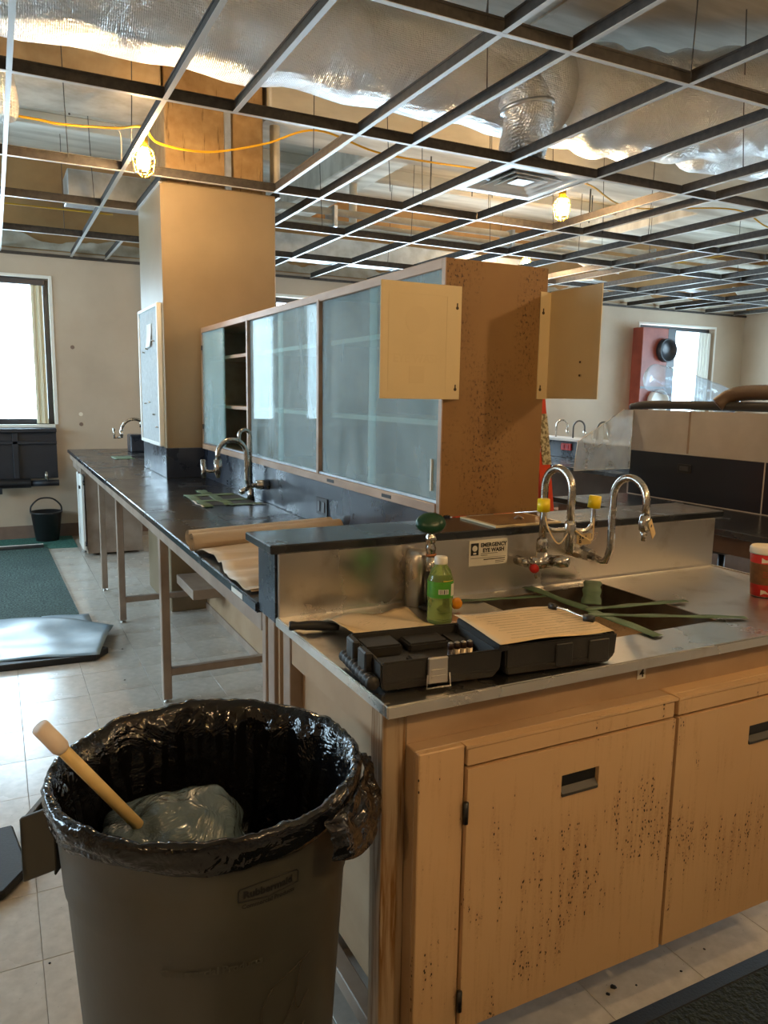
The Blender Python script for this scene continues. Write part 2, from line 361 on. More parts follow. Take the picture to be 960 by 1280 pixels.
# ------------------------------------------------------------------ shell
fl = bx('floor', (XL, XR, YF, YW, -.12, -.003), MAT['grout']); struct(fl, 'dusty beige vinyl tile floor of the lab')
T = .30; x_off, y_off = 1.236, 1.97
def tile_mesh():
    bm = bmesh.new(); h = T/2-.0006; e = .0010
    A = [bm.verts.new((sx*h, sy*h, -.006)) for sx, sy in ((-1,-1), (1,-1), (1,1), (-1,1))]
    B = [bm.verts.new((sx*h, sy*h, -.001)) for sx, sy in ((-1,-1), (1,-1), (1,1), (-1,1))]
    D = [bm.verts.new((sx*(h-e), sy*(h-e), 0)) for sx, sy in ((-1,-1), (1,-1), (1,1), (-1,1))]
    for P, Q in ((A, B), (B, D)):
        for i in range(4): bm.faces.new((P[i], P[(i+1) % 4], Q[(i+1) % 4], Q[i]))
    bm.faces.new(D)
    return bm
tm = bpy.data.meshes.new('floor_tile'); b_ = tile_mesh(); bmesh.ops.recalc_face_normals(b_, faces=b_.faces[:]); b_.to_mesh(tm); b_.free(); tm.materials.append(MAT['tile'])
cells = []
i0, i1 = math.floor((XL-x_off)/T), math.ceil((XR-x_off)/T); j0, j1 = math.floor((YF-y_off)/T), math.ceil((YW-y_off)/T)
for i in range(i0, i1):
    for j in range(j0, j1):
        cx_, cy_ = x_off+(i+.5)*T, y_off+(j+.5)*T
        if XL < cx_-T/2 and cx_+T/2 < XR and YF < cy_-T/2 and cy_+T/2 < YW: cells.append((cx_, cy_))
def shown(c):
    x, y = c
    left = -.25 < x < .95 and 1.5 < y < 8.1; front = .7 < x < 2.6 and .9 < y < 1.5; under = .5 < x < 1.25 and 1.9 < y < 5.2
    return (left or front or under)
near = sorted([c for c in cells if shown(c)], key=lambda c: c[0]**2+c[1]**2)[:300]
ns = set(near)
for c in near:
    o = bpy.data.objects.new('floor_tile', tm); COL.objects.link(o); o.parent = fl; o.location = (c[0], c[1], 0)
bm = bmesh.new(); tmb = tile_mesh(); tv = [v.co.copy() for v in tmb.verts]; tf = [[v.index for v in f.verts] for f in tmb.faces]
tmb.verts.index_update(); tf = [[v.index for v in f.verts] for f in tmb.faces]; tmb.free()
for c in cells:
    if c in ns: continue
    vs = [bm.verts.new((v.x+c[0], v.y+c[1], v.z)) for v in tv]
    for f in tf: bm.faces.new([vs[k] for k in f])
tag(obj('far_floor_tiles', bm, MAT['tile'], fl), kind='stuff')

ZC = 3.6
ce = bx('ceiling', (XL, XR, YF, YW, ZC, ZC+.15), MAT['slab']); struct(ce, 'bare board-marked concrete slab above the ceiling grid')
for y in (0.2, 1.9, 6.9): bx('rib', (XL, XR, y, y+.16, ZC-.10, ZC), MAT['slab'], ce, .006)
for x in (-2.2, .2, 2.9, 5.4, 7.9): bx('joint_strip', (x, x+.03, YF, YW, ZC-.012, ZC), MAT['slab'], ce)
bx('beam', (XL, 1.0, 5.0, 5.52, 3.2, ZC), MAT['beam'], ce, .01)
bx('beam', (1.7, XR, 5.05, 5.56, 3.24, ZC), MAT['slab'], ce, .01)
bx('beam_soffit_plaster', (XL, 1.0, 5.0, 5.52, 3.188, 3.2), MAT['plaster'], ce, .004)
bx('beam', (2.7, 3.1, 5.57, YW, 3.3, ZC), MAT['slab'], ce, .01)
bx('beam', (6.4, 6.8, 5.57, YW, 3.3, ZC), MAT['slab'], ce, .01)

def wall(name, axis, at, lo, hi, th, wins, lab):
    """wall slab with window openings (built as the pieces round the openings, one mesh)"""
    bm = bmesh.new(); z1 = 2.76
    edges = [lo]+[e for w in wins for e in w]+[hi]
    def pb(a, b, za, zb):
        if axis == 'Y': box(bm, a, b, min(at, at+th), max(at, at+th), za, zb)
        else: box(bm, min(at, at+th), max(at, at+th), a, b, za, zb)
    for k in range(len(edges)-1):
        a, b = edges[k], edges[k+1]
        if k % 2 == 0: pb(a, b, -.1, z1)
        else: pb(a, b, -.1, WZ0); pb(a, b, WZ1, z1)
    o = obj(name, bm, MAT['wall']); struct(o, lab)
    bm = bmesh.new(); pb(lo, hi, z1, ZC+.1)
    obj('bare_upper_band', bm, MAT['upper'], o)
    return o
wb = wall('wall_back', 'Y', YW, XL, XR, .25, BACK_WINS, 'grey-beige painted far wall with windows')
wall('wall_left', 'X', XL, YF, YW+.25, -.25, LEFT_WINS, 'painted left wall with a row of windows')
wall('wall_right', 'X', XR, YF, YW+.25, .25, ADDED_RIGHT_WINS, 'grey-beige painted right wall')
wall('wall_front', 'Y', YF, XL, XR, -.25, [], 'painted wall behind the camera')
# ragged plaster remains along the top of the far wall
for k in range(26):
    a = XL+.1+k*.53; bm = bmesh.new(); pts = [(a, 2.77)]+[(a+.53*i/15, 2.88+.10*noise.noise(Vector(((a+.53*i/15)*2.3, 1.3, 0)))+.03*noise.noise(Vector(((a+.53*i/15)*11, 1.3, 0)))) for i in range(16)]+[(a+.53, 2.77)]
    prism(bm, pts, 'Y', YW-.02, YW-.002); obj('plaster_remnant', bm, MAT['plaster'], wb)
struct(bx('baseboard_back', (XL, XR, YW-.012, YW, 0, .13), MAT['base_rubber']), 'brown rubber cove base along the far wall')
struct(bx('trim_1', (XL, XR, YW-.025, YW, 2.705, 2.73), MAT['tee_web']), 'dark wall angle of the ceiling grid')

def window(idx, a, b, axis, at, lab, mull):
    root = bpy.data.objects.new('window_%d' % idx, None); COL.objects.link(root); root.location = ((a+b)/2, at, WZ0) if axis == 'Y' else (at, (a+b)/2, WZ0)
    struct(root, lab)
    sg = 1 if axis == 'Y' or at > 0 else -1
    def pb(name, u0, u1, d0, d1, z0, z1, m, bev=.003):
        dd = sorted((at+sg*d0, at+sg*d1))
        d = (u0, u1, dd[0], dd[1], z0, z1) if axis == 'Y' else (dd[0], dd[1], u0, u1, z0, z1)
        return bx(name, d, m, root, bev)
    e = .05
    pb('frame', a, a+e, .10, .16, WZ0, WZ1, MAT['wingrey']); pb('frame', b-e, b, .10, .16, WZ0, WZ1, MAT['wingrey'])
    pb('frame', a+e, b-e, .10, .16, WZ0, WZ0+e, MAT['wingrey']); pb('frame', a+e, b-e, .10, .16, WZ1-e, WZ1, MAT['wingrey'])
    for u in mull: pb('mullion', u-.03, u+.03, .10, .16, WZ0+e, WZ1-e, MAT['wingrey'])
    us = [a+e]+[v for u in mull for v in (u-.03, u+.03)]+[b-e]
    for k in range(0, len(us), 2): pb('pane', us[k], us[k+1], .125, .131, WZ0+e, WZ1-e, MAT['winglass'], 0)
    for u0, u1 in ((a-.03, a), (b, b+.03)): pb('trim', u0, u1, -.012, .0, WZ0-.0, WZ1+.03, MAT['winwhite'])
    pb('trim', a, b, -.012, .0, WZ1, WZ1+.03, MAT['winwhite'])
    pb('sill', a, b, -.03, .10, WZ0-.03, WZ0, MAT['winwhite'])
    return root
w1 = window(1, *BACK_WINS[1], 'Y', YW, 'bright window with a bunched cream blind above black radiator', [])
window(7, *BACK_WINS[0], 'Y', YW, 'narrow far wall window left of the radiator window', [])
window(2, *BACK_WINS[2], 'Y', YW, 'far window behind the glass-front cabinet', [4.0, 5.25])
window(3, *BACK_WINS[3], 'Y', YW, 'window at right partly blocked by red machine', [])
for k, (a, b) in enumerate(LEFT_WINS): window(4+k, a, b, 'X', XL, ('left wall window nearer the viewer', 'left wall window beside the far corner')[k], [(a+b)/2])
for k, (a, b) in enumerate(ADDED_RIGHT_WINS): window(8+k, a, b, 'X', XR, ('added unseen right wall window nearer the viewer', 'added unseen right wall window nearer the far corner')[k], [(a+b)/2])
vb = thing('vertical_blind', 'cream vertical blind slats bunched at right side of window', 'blind', (.43, YW+.06, WZ0))
for k in range(4): bx('slat', (.372+k*.026, .397+k*.026, YW+.03+.012*(k % 2), YW+.075+.012*(k % 2), WZ0+.005, WZ1-.06), MAT['blind'], vb, .003)
bx('headrail', (-.38, .5, YW+.02, YW+.095, WZ1-.06, WZ1-.005), MAT['wingrey'], vb, .004)
vb = thing('vertical_blind', 'white blind slats bunched at right side of the far right window', 'blind', (9.5, YW+.06, WZ0))
for k in range(4): bx('slat', (9.38+k*.065, 9.43+k*.065, YW+.03, YW+.09, WZ0+.005, WZ1-.06), MAT['winwhite'], vb, .003)

# column
colm = bpy.data.objects.new('column', None); COL.objects.link(colm); colm.location = (1.35, 5.4, 0); struct(colm, 'boxed structural column standing through the dark bench')
bx('boxing', (.985, 1.725, 5.035, 5.84, 0, 2.735), MAT['column'], colm, .006)
bx('raw_concrete_shaft', (1.03, 1.66, 5.08, 5.6, 2.735, ZC), MAT['rawcol'], colm, .008)
bx('steel_channel', (1.40, 1.44, 5.06, 5.08, 2.735, 3.24), MAT['galv'], colm)
bx('dark_base', (.975, 1.735, 5.025, 5.85, .90, 1.095), MAT['epoxy_v'], colm, .003)
bx('corner_bead', (.982, .992, 5.028, 5.040, 1.095, 2.735), MAT['column'], colm)
pbd = thing('pin_board', 'pale pin board on the window-lit side of the column', 'board', (.975, 5.45, 1.1))
bx('face', (.963, .983, 5.13, 5.80, 1.115, 2.0), MAT['pin'], pbd)
for d in ((.955, .985, 5.11, 5.135, 1.10, 2.015), (.955, .985, 5.795, 5.82, 1.10, 2.015), (.955, .985, 5.135, 5.795, 1.10, 1.122), (.955, .985, 5.135, 5.795, 1.995, 2.015)): bx('frame', d, MAT['winwhite'], pbd, .002)
for (y, z) in ((5.25, 1.78), (5.5, 1.74), (5.62, 1.72), (5.45, 1.38), (5.6, 1.37), (5.2, 1.22), (5.3, 1.3)): tb('pin', [(.963, y, z), (.945, y, z+.004)], .005, MAT['chrome'], pbd, 6)
bm = bmesh.new(); sheet(bm, lambda u, v: (.958-.012*v*v, 5.33+.16*u, 1.90-.15*v+.0), 2, 4, .001); tag(obj('paper_note', bm, MAT['whitepaper']), 'small white paper note pinned on the pale board', 'paper')

# ------------------------------------------------------------------ suspended ceiling grid
ZG = 2.718
grid = thing('ceiling_grid', 'bare suspended ceiling grid of tees without tiles', 'ceiling grid', (2, 3, ZG))
TEE = {}
def tee_mesh(L):
    k = round(L, 3)
    if k in TEE: return TEE[k]
    bm = bmesh.new(); h = L/2
    box(bm, -h, h, -.0015, .0015, .0015, .052); box(bm, -h, h, -.004, .004, .045, .054)
    nweb = len(bm.faces); box(bm, -h, h, -.011, .011, -.0008, .0015)
    bm.faces.ensure_lookup_table()
    for f in list(bm.faces)[nweb:]: f.material_index = 1
    bmesh.ops.recalc_face_normals(bm, faces=bm.faces[:])
    me = bpy.data.meshes.new('tee'); bm.to_mesh(me); bm.free(); me.materials.append(MAT['tee_web']); me.materials.append(MAT['tee_white']); TEE[k] = me
    return me
def tee(name, a, b, z=ZG):
    a, b = Vector((*a, z)), Vector((*b, z)); L = (b-a).length
    o = bpy.data.objects.new(name, tee_mesh(L)); COL.objects.link(o); o.parent = grid; o.matrix_parent_inverse = Matrix.Translation(-Vector(grid.location))
    o.location = (a+b)/2; o.rotation_euler = (0, 0, math.atan2(b.y-a.y, b.x-a.x)); return o
YS = [-6.1, -4.88, -3.66, -2.44, -1.22, -.02, 1.205, 2.424, 3.640, 4.885, 5.87, 7.08, YW-.02]
XS = [-3.2, -2.6, -1.7, -1.1, -.48, .128, .742, 1.055, 1.672, 1.98, 2.592, 3.202, 3.89, 4.19, 4.80, 5.41, 5.72, 6.33, 6.94, 7.25, 7.86, 8.47, 8.78, 9.39, 10.0]
for y in YS[:-1]:
    if abs(y-4.885) < .01:
        tee('main_tee', (XL, y), (XR, y))
    else:
        if 5.0 < y < 5.9: tee('main_tee', (XL, y), (XR, y))if y > 5.85 else None
        else: tee('main_tee', (XL, y), (XR, y))
SKIP = {(1.055, 8), (1.055, 10), (-.48, 9), (1.672, 11)}
for x in XS:
    for k in range(len(YS)-1):
        y0, y1 = YS[k]+.013, YS[k+1]-.013
        if (x, k) in SKIP: continue
        if .95 < x < 1.76:
            if k == 9: continue
        tee('cross_tee', (x, y0), (x, y1), ZG+.0004)
for x in (.98, 1.74): tee('wall_angle', (x, 5.0), (x, 5.85))
wires = [(.45, 4.87), (.75, 4.6), (1.7, 4.3), (2.1, 4.1), (2.35, 4.6), (2.75, 4.885), (3.0, 4.4), (3.5, 3.64), (2.0, 3.0), (.3, 3.64), (.95, 3.64), (1.6, 2.424), (3.3, 4.88), (3.9, 4.88), (4.4, 4.88), (4.9, 4.9), (5.2, 3.64), (2.4, 5.87), (3.2, 5.87), (4.0, 5.87), (5.0, 5.87), (5.9, 5.87), (.7, 5.87), (.6, 7.08), (3.6, 7.08), (4.9, 7.08), (6.4, 7.08), (7.2, 5.87), (3.9, 3.2), (2.6, 2.424)]
wm = None
for (x, y) in wires:
    dx, dy = random.uniform(-.06, .06), random.uniform(-.06, .06)
    if 3.55 < y < 4.15 and x < 4.2: continue
    tb('hanger_wire', [(x, y, ZG+.03), (x+dx*.4, y+dy*.4, ZG+.3), (x+dx, y+dy, ZC if not (5.0 < y < 5.6) else 3.2)], .0028, MAT['wire'], grid, 5)
# loose rods and clips hanging above the grid
for (x, y, l) in ((.55, 5.75, .35), (3.05, 5.3, .3), (4.7, 5.4, .28), (5.6, 6.4, .3), (2.9, 6.4, .3), (4.2, 6.5, .25), (6.6, 6.3, .3)):
    zt = ZC if not 5.0 < y < 5.57 else 3.24
    tb('threaded_rod', [(x, y, zt), (x, y, zt-l)], .006, MAT['wire'], ce, 6)

# pipes, conduit, small ducts above the grid
pp = thing('conduit_run', 'long white conduit pair running behind the column above the grid', 'pipe', (4, 6.2, 2.85))
for dy, z, r in ((0, 2.87, .022), (.09, 2.86, .018), (.02, 2.96, .03)): tb('pipe', [(1.75 if dy < 1 else 0, 6.15+dy, z), (9.8, 6.15+dy, z)], r, MAT['pipe_white'], pp, 10)
for x in (2.6, 4.4, 6.2, 8.0): bx('strap', (x, x+.03, 6.10, 6.30, 2.83, 3.0), MAT['galv'], pp)
pp = thing('strut_channel', 'pale strut channel left of the column above the grid', 'channel', (.4, 5.0, 2.9))
bx('channel', (-.6, .78, 5.12, 5.16, 2.80, 2.84), MAT['pipe_white'], pp, .004)
tb('drop_wire', [(.78, 5.14, 2.84), (.78, 5.14, 3.0), (.74, 5.14, 3.05)], .004, MAT['pipe_white'], pp, 6)
bm = bmesh.new(); box(bm, .56, 1.75, 6.2, 6.55, 2.83, 3.03); tag(obj('metal_duct', bm, MAT['galv'], None, False, .006), 'small rectangular galvanized duct behind the column near far wall', 'duct')
bm = bmesh.new(); box(bm, 1.9, 5.6, 7.25, 7.6, 2.78, 2.98); tag(obj('metal_duct', bm, MAT['galv'], None, False, .006), 'long low galvanized duct running along the far wall', 'duct')
for k, (x, y, z, s) in enumerate(((1.78, 5.2, 2.92, .2), (2.95, 6.5, 3.0, .24))):
    bm = bmesh.new(); tube(bm, [(x, y, z-s/2), (x, y, z+s/2+.2)], .035, 12); tag(obj('pipe_stub', bm, MAT['pipe_white'], None, True), ('short cream pipe stub right beside the raw column', 'short cream pipe stub behind the square diffuser')[k], 'pipe')
for k, (x, y, rx, rz, sx, sy, lab) in enumerate(((5.75, 6.5, .5, .2, .55, .3, 'loose blue-white ceiling panel tilted on the grid near the right sign'), (6.3, 7.1, .05, .3, .5, .3, 'flat pale panel lying on the grid behind the tilted one'), (7.7, 7.0, .1, .1, .7, .3, 'long pale light panel on the far right grid'), (9.3, 7.3, .7, -.3, .5, .32, 'small pale panel hanging tilted at the far right end of the grid'))):
    bm = bmesh.new(); box(bm, -sx/2, sx/2, -sy/2, sy/2, -.008, .008)
    o = obj('ceiling_panel', bm, MAT['white_metal'], None, False, .002); o.location = (x, y, ZG+.06+abs(math.sin(rx))*sy/2); o.rotation_euler = (rx, 0, rz); tag(o, lab, 'panel')

# foil-wrapped ducts
def foil_tube(pts, r, seg=40, amp=.012):
    bm = bmesh.new(); tube(bm, pts, r, seg, True)
    c = [Vector(p) for p in pts]
    for v in bm.verts:
        q = min(c, key=lambda p: (p-v.co).length_squared); d = (v.co-q)
        if d.length > 1e-4:
            k = noise.noise(v.co*2.2)*1.0+noise.noise(v.co*6.0)*.6; v.co += d.normalized()*k*amp
    return bm
md = thing('foil_duct', 'large foil-wrapped round duct crossing above the grid', 'duct', (1, 3.85, 2.95))
RD, YD, ZD = .265, 3.84, 3.215
obj('duct_body', foil_tube([(XL+.02+i*.09, YD, ZD+.008*math.sin(i*.7)) for i in range(74)], [RD+.010*math.sin(i*1.1) for i in range(74)], 44), MAT['foil'], md, True)
elb = bez([(3.02, YD, ZD), (3.45, 3.80, ZD), (3.85, 3.62, ZD), (4.25, 3.3, ZD), (4.65, 2.9, ZD), (5.2, 2.3, ZD)], 12)
obj('duct_elbow', foil_tube(elb, [.268+.034*min(1, i/8)+.012*math.sin(i*.9) for i in range(len(elb))], 44, .03), MAT['foil'], md, True)
st = thing('foil_duct', 'foil duct stub with an open dark end at upper right', 'duct', (4.8, 4.0, 3.1))
bm = foil_tube(bez([(4.28, 4.06, 3.22), (4.5, 4.05, 3.20), (4.8, 4.02, 3.2), (5.2, 4.0, 3.2), (5.7, 4.0, 3.2)], 8), [.03, .07, .11, .135, .15, .16, .165, .17]+[.17]*25, 32, .02); obj('duct_body', bm, MAT['foil'], st, True)
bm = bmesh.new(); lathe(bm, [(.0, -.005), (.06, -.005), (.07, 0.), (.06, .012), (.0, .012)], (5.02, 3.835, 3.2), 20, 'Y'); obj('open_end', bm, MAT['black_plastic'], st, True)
fx = thing('flex_duct', 'crinkled foil flex duct dropping from the big duct to the diffuser', 'duct', (2.82, 3.87, 2.78))
p = bez([(2.63, 3.66, 3.12), (2.665, 3.60, 3.0), (2.73, 3.68, 2.93), (2.79, 3.80, 2.87), (2.81, 3.83, 2.81), (2.81, 3.83, 2.778)], 12)
bm = bmesh.new(); tube(bm, p, [.128+.009*(i % 2) for i in range(len(p))], 32); obj('flex_body', bm, MAT['flexfoil'], fx, True)
bm = bmesh.new(); tube(bm, [(2.664, 3.603, 3.01), (2.667, 3.602, 2.99)], .148, 32); obj('clamp_band', bm, MAT['galv'], fx, True)
lf = thing('foil_duct', 'torn foil duct piece hanging at the top left edge', 'duct', (.12, 4.6, 2.8))
bm = foil_tube(bez([(.12, 4.6, 2.80), (.12, 4.6, 2.88), (.11, 4.6, 2.96), (.09, 4.62, 3.04)], 8), [.02, .05, .075, .08, .085]+[.085]*30, 24, .03); obj('duct_body', bm, MAT['flexfoil'], lf, True)

# square diffuser in the grid
df = thing('air_diffuser', 'square louvred air diffuser set into the grid below the flex duct', 'diffuser', (2.9, 3.95, ZG))
cxd, cyd = 2.897, 3.952
def sqring(bm, r0, z0, r1, z1, t=.002):
    for (ra, za, rb, zb) in ((r0, z0, r1, z1),):
        A = [bm.verts.new((cxd+sx*ra, cyd+sy*ra, za)) for sx, sy in ((-1,-1), (1,-1), (1,1), (-1,1))]
        B = [bm.verts.new((cxd+sx*rb, cyd+sy*rb, zb)) for sx, sy in ((-1,-1), (1,-1), (1,1), (-1,1))]
        A2 = [bm.verts.new(v.co+Vector((0, 0, t))) for v in A]; B2 = [bm.verts.new(v.co+Vector((0, 0, t))) for v in B]
        for i in range(4):
            j = (i+1) % 4
            bm.faces.new((A[i], A[j], B[j], B[i])); bm.faces.new((A2[i], B2[i], B2[j], A2[j])); bm.faces.new((A[i], A2[i], A2[j], A[j])); bm.faces.new((B[i], B[j], B2[j], B2[i]))
obj('frame', BM(lambda b: sqring(b, .297, ZG+.004, .235, ZG+.004)), MAT['white_metal'], df)
for r0, r1 in ((.235, .175), (.175, .12), (.115, .065)): obj('louvre', BM(lambda b: sqring(b, r0, ZG+.002, r1, ZG+.045)), MAT['white_metal'], df)
bx('centre_plate', (cxd-.06, cxd+.06, cyd-.06, cyd+.06, ZG+.01, ZG+.014), MAT['white_metal'], df, .001)
bx('plenum', (cxd-.24, cxd+.24, cyd-.24, cyd+.24, ZG+.05, ZG+.055), MAT['black_plastic'], df)

# caged work lights on a yellow cord
def work_light(loc, label, group='caged bulbs of the work light string'):
    x, y, z = loc
    t = thing('string_light', label, 'lamp', loc, group)
    bm = bmesh.new(); lathe(bm, [(.012, .055), (.022, .045), (.032, .02), (.036, -.01), (.030, -.038), (.014, -.052)], loc, 12); obj('bulb', bm, MAT['bulb'], t, True)
    bm = bmesh.new(); lathe(bm, [(.018, .12), (.024, .115), (.026, .06), (.020, .056)], loc, 14); obj('socket', bm, MAT['cage'], t, True)
    for k in range(6):
        a = k*PI/3; c_, s_ = math.cos(a), math.sin(a)
        tb('guard_rib', [(x+r*c_, y+r*s_, z+h) for r, h in ((.026, .07), (.050, .045), (.058, 0), (.048, -.06), (.015, -.085))], .0035, MAT['cage'], t, 6)
    for r, h in ((.056, .02), (.056, -.02), (.046, -.062)):
        bm = bmesh.new(); tube(bm, [(x+r*math.cos(a), y+r*math.sin(a), z+h) for a in [2*PI*i/16 for i in range(17)]], .003, 6, False); obj('guard_ring', bm, MAT['cage'], t, True)
    tb('pigtail', [(x, y, z+.115), (x+.01, y, z+.15), (x, y, z+.18)], .005, MAT['cord'], t, 6)
    return t
work_light((.78, 4.40, 2.665), 'glowing caged bulb just left of the column top')
work_light((3.50, 4.3, 2.725), 'glowing caged bulb hanging below the square diffuser')
work_light((5.09, 6.8, 2.84), 'caged bulb peeking above the tall end panel')
work_light((1.25, -.45, 2.36), 'caged bulb hanging over the aisle near the viewer')
work_light((3.1, .25, 2.45), 'caged bulb hanging over the right hand aisle')
work_light((5.7, 1.3, 2.62), 'caged bulb hanging over the aisle right of the side bench')
work_light((-1.7, -.9, 2.45), 'caged bulb hanging over the left aisle behind the viewer')
cordpts = [(-3.0, 4.6, 2.95), (-1.2, 4.75, 2.88), (.152, 4.75, 2.889), (.405, 4.75, 2.883), (.696, 4.75, 2.909), (.79, 4.45, 2.845), (.90, 4.6, 2.82), (1.212, 4.75, 2.859), (1.557, 4.75, 2.955), (1.837, 4.6, 3.036), (2.244, 4.6, 2.972), (2.653, 4.6, 2.969), (3.03, 4.6, 2.98), (3.5, 4.3, 2.905), (4.0, 4.6, 3.0), (4.9, 5.1, 3.05), (5.96, 4.95, 3.13), (6.5, 4.9, 3.0), (7.6, 4.6, 2.95), (9.8, 4.4, 2.9)]
tag(tb('extension_cord', bez(cordpts, 8), .007, MAT['cord'], None, 6), 'yellow electrical cord strung above the ceiling grid', 'cord')
tag(tb('extension_cord', bez([(-3.2, 6.4, 2.86), (-1, 6.5, 2.80), (.1, 6.5, 2.80), (.9, 6.45, 2.795)], 8), .006, MAT['cord'], None, 6), 'thin yellow cord stretched near the far wall at left', 'cord')
tag(tb('extension_cord', bez([(5.0, 6.6, 2.98), (5.8, 6.5, 2.86), (6.8, 6.4, 2.95), (7.6, 6.2, 3.1)], 8), .006, MAT['cord'], None, 6), 'sagging yellow cord over the far right grid', 'cord')

# ------------------------------------------------------------------ sink counter (stainless)
B = .90
X0, X1, Y0, Y1 = .601, 2.165, 1.155, 1.785
SX0, SX1, SY0, SY1 = 1.17, 1.625, 1.30, 1.715
sk = thing('sink_counter', 'stainless steel sink counter with raised back and recessed basin', 'counter', ((X0+X1)/2, (Y0+Y1)/2, 0))
bm = bmesh.new()
for d in ((X0+.014, SX0, Y0+.014, Y1), (SX1, X1-.014, Y0+.014, Y1), (SX0, SX1, Y0+.014, SY0), (SX0, SX1, SY1, Y1)): box(bm, *d, B-.006, B-.002)
bmesh.ops.remove_doubles(bm, verts=bm.verts[:], dist=1e-5)
obj('worktop', bm, MAT['steel'], sk)
obj('rim', BM(lambda b: box(b, X0, X1, Y0, Y0+.016, B-.024, B+.001), lambda b: box(b, X0, X0+.016, Y0+.0162, Y1-.013, B-.024, B+.001), lambda b: box(b, X1-.016, X1, Y0+.0162, Y1-.013, B-.024, B+.001)), MAT['steel'], sk, False, .003, 2)
bm = bmesh.new(); zb = .70
A = [bm.verts.new((x, y, B-.004)) for x, y in ((SX0, SY0), (SX1, SY0), (SX1, SY1), (SX0, SY1))]
Bv = [bm.verts.new((x, y, zb)) for x, y in ((SX0+.015, SY0+.015), (SX1-.015, SY0+.015), (SX1-.015, SY1-.015), (SX0+.015, SY1-.015))]
for i in range(4): bm.faces.new((A[i], A[(i+1) % 4], Bv[(i+1) % 4], Bv[i]))
bm.faces.new(Bv); basin = obj('basin', bm, MAT['basin'], sk)
bm = bmesh.new(); lathe(bm, [(.03, 0), (.03, .004), (.012, .002)], (1.40, 1.51, zb+.001), 18); obj('drain', bm, MAT['chrome'], basin, True)
bx('backsplash', (X0+.01, X1, Y1-.012, Y1, B-.004, 1.06), MAT['steel'], sk, .002)
obj('splash_cove', BM(lambda b: prism(b, [(Y1-.014, B-.002), (Y1-.010, B-.002), (Y1-.010, B+.012)], 'X', X0+.02, X1-.01)), MAT['steel'], sk)
bx('apron', (X0+.0635, X1-.072, 1.197, 1.215, .80, B-.024), MAT['cabside'], sk, .001)
bx('apron', (X0+.016, X0+.03, 1.247, 1.698, .80, B-.0245), MAT['cabside'], sk, .001)
num = bx('number_sticker', (1.248, 1.272, 1.1935, 1.195, .836, .866), MAT['cap_white'], sk)
text('numeral', '4', .028, MAT['print'], num, lambda x, y: (1.260+x, 1.1928, .841+y), .0006, 'CENTER')
for (x, y, m) in ((X0+.012, 1.195, MAT['rustleg']), (X0+.012, 1.70, MAT['frame_metal']), (X1-.07, 1.195, MAT['frame_metal']), (X1-.07, 1.70, MAT['frame_metal'])): bx('leg', (x, x+.05, y, y+.05, 0, .876), m, sk, .002)
bx('stretcher', (X0+.018, X0+.055, 1.245, 1.70, .14, .18), MAT['frame_metal'], sk, .002)
bx('side_panel', (X0+.045, X0+.055, 1.2465, 1.698, .30, .8755), MAT['cabside'], sk)
bx('shelf_board', (X0+.06, 1.95, 1.25, 1.74, .26, .28), MAT['cabside'], sk)
# ledge behind the sink
lg = thing('service_ledge', 'raised service ledge with black epoxy cap behind the sink', 'ledge', (1.4, 1.9, B))
bx('cap', (X0-.012, 2.205, Y1-.013, 1.985, 1.06, 1.083), MAT['epoxy'], lg, .003)
bx('end_panel', (X0+.004, X0+.016, Y1+.001, 1.92, B-.02, 1.06), MAT['epoxy_v'], lg, .001)
bx('end_panel', (2.16, 2.172, Y1+.001, 1.92, B-.02, 1.06), MAT['epoxy_v'], lg, .001)
bx('core', (X0+.016, 2.16, Y1+.001, 1.905, .0, 1.06), MAT['cabside'], lg)
bx('end_post', (X0+.006, X0+.026, 1.80, 1.85, 0, B-.02), MAT['frame_metal'], lg, .002)
bx('end_post', (X0+.006, X0+.026, 1.87, 1.90, 0, B-.02), MAT['frame_metal'], lg, .002)
o = bx('cover_plate', (1.262, 1.50, 1.774, 1.965, 1.0832, 1.089), MAT['board'], None, .001); tag(o, 'tan blank cover plate lying on the black ledge before the end panel', 'plate')
sm = obj('plate_panel', BM(lambda b: box(b, 1.275, 1.488, 1.786, 1.955, 1.0891, 1.0896)), MAT['panel'], o); bm = bmesh.new(); tube(bm, [(1.39, 1.86, 1.0895), (1.40, 1.855, 1.10), (1.415, 1.85, 1.0895)], .004, 6); obj('pull', bm, MAT['frame_metal'], o, True)

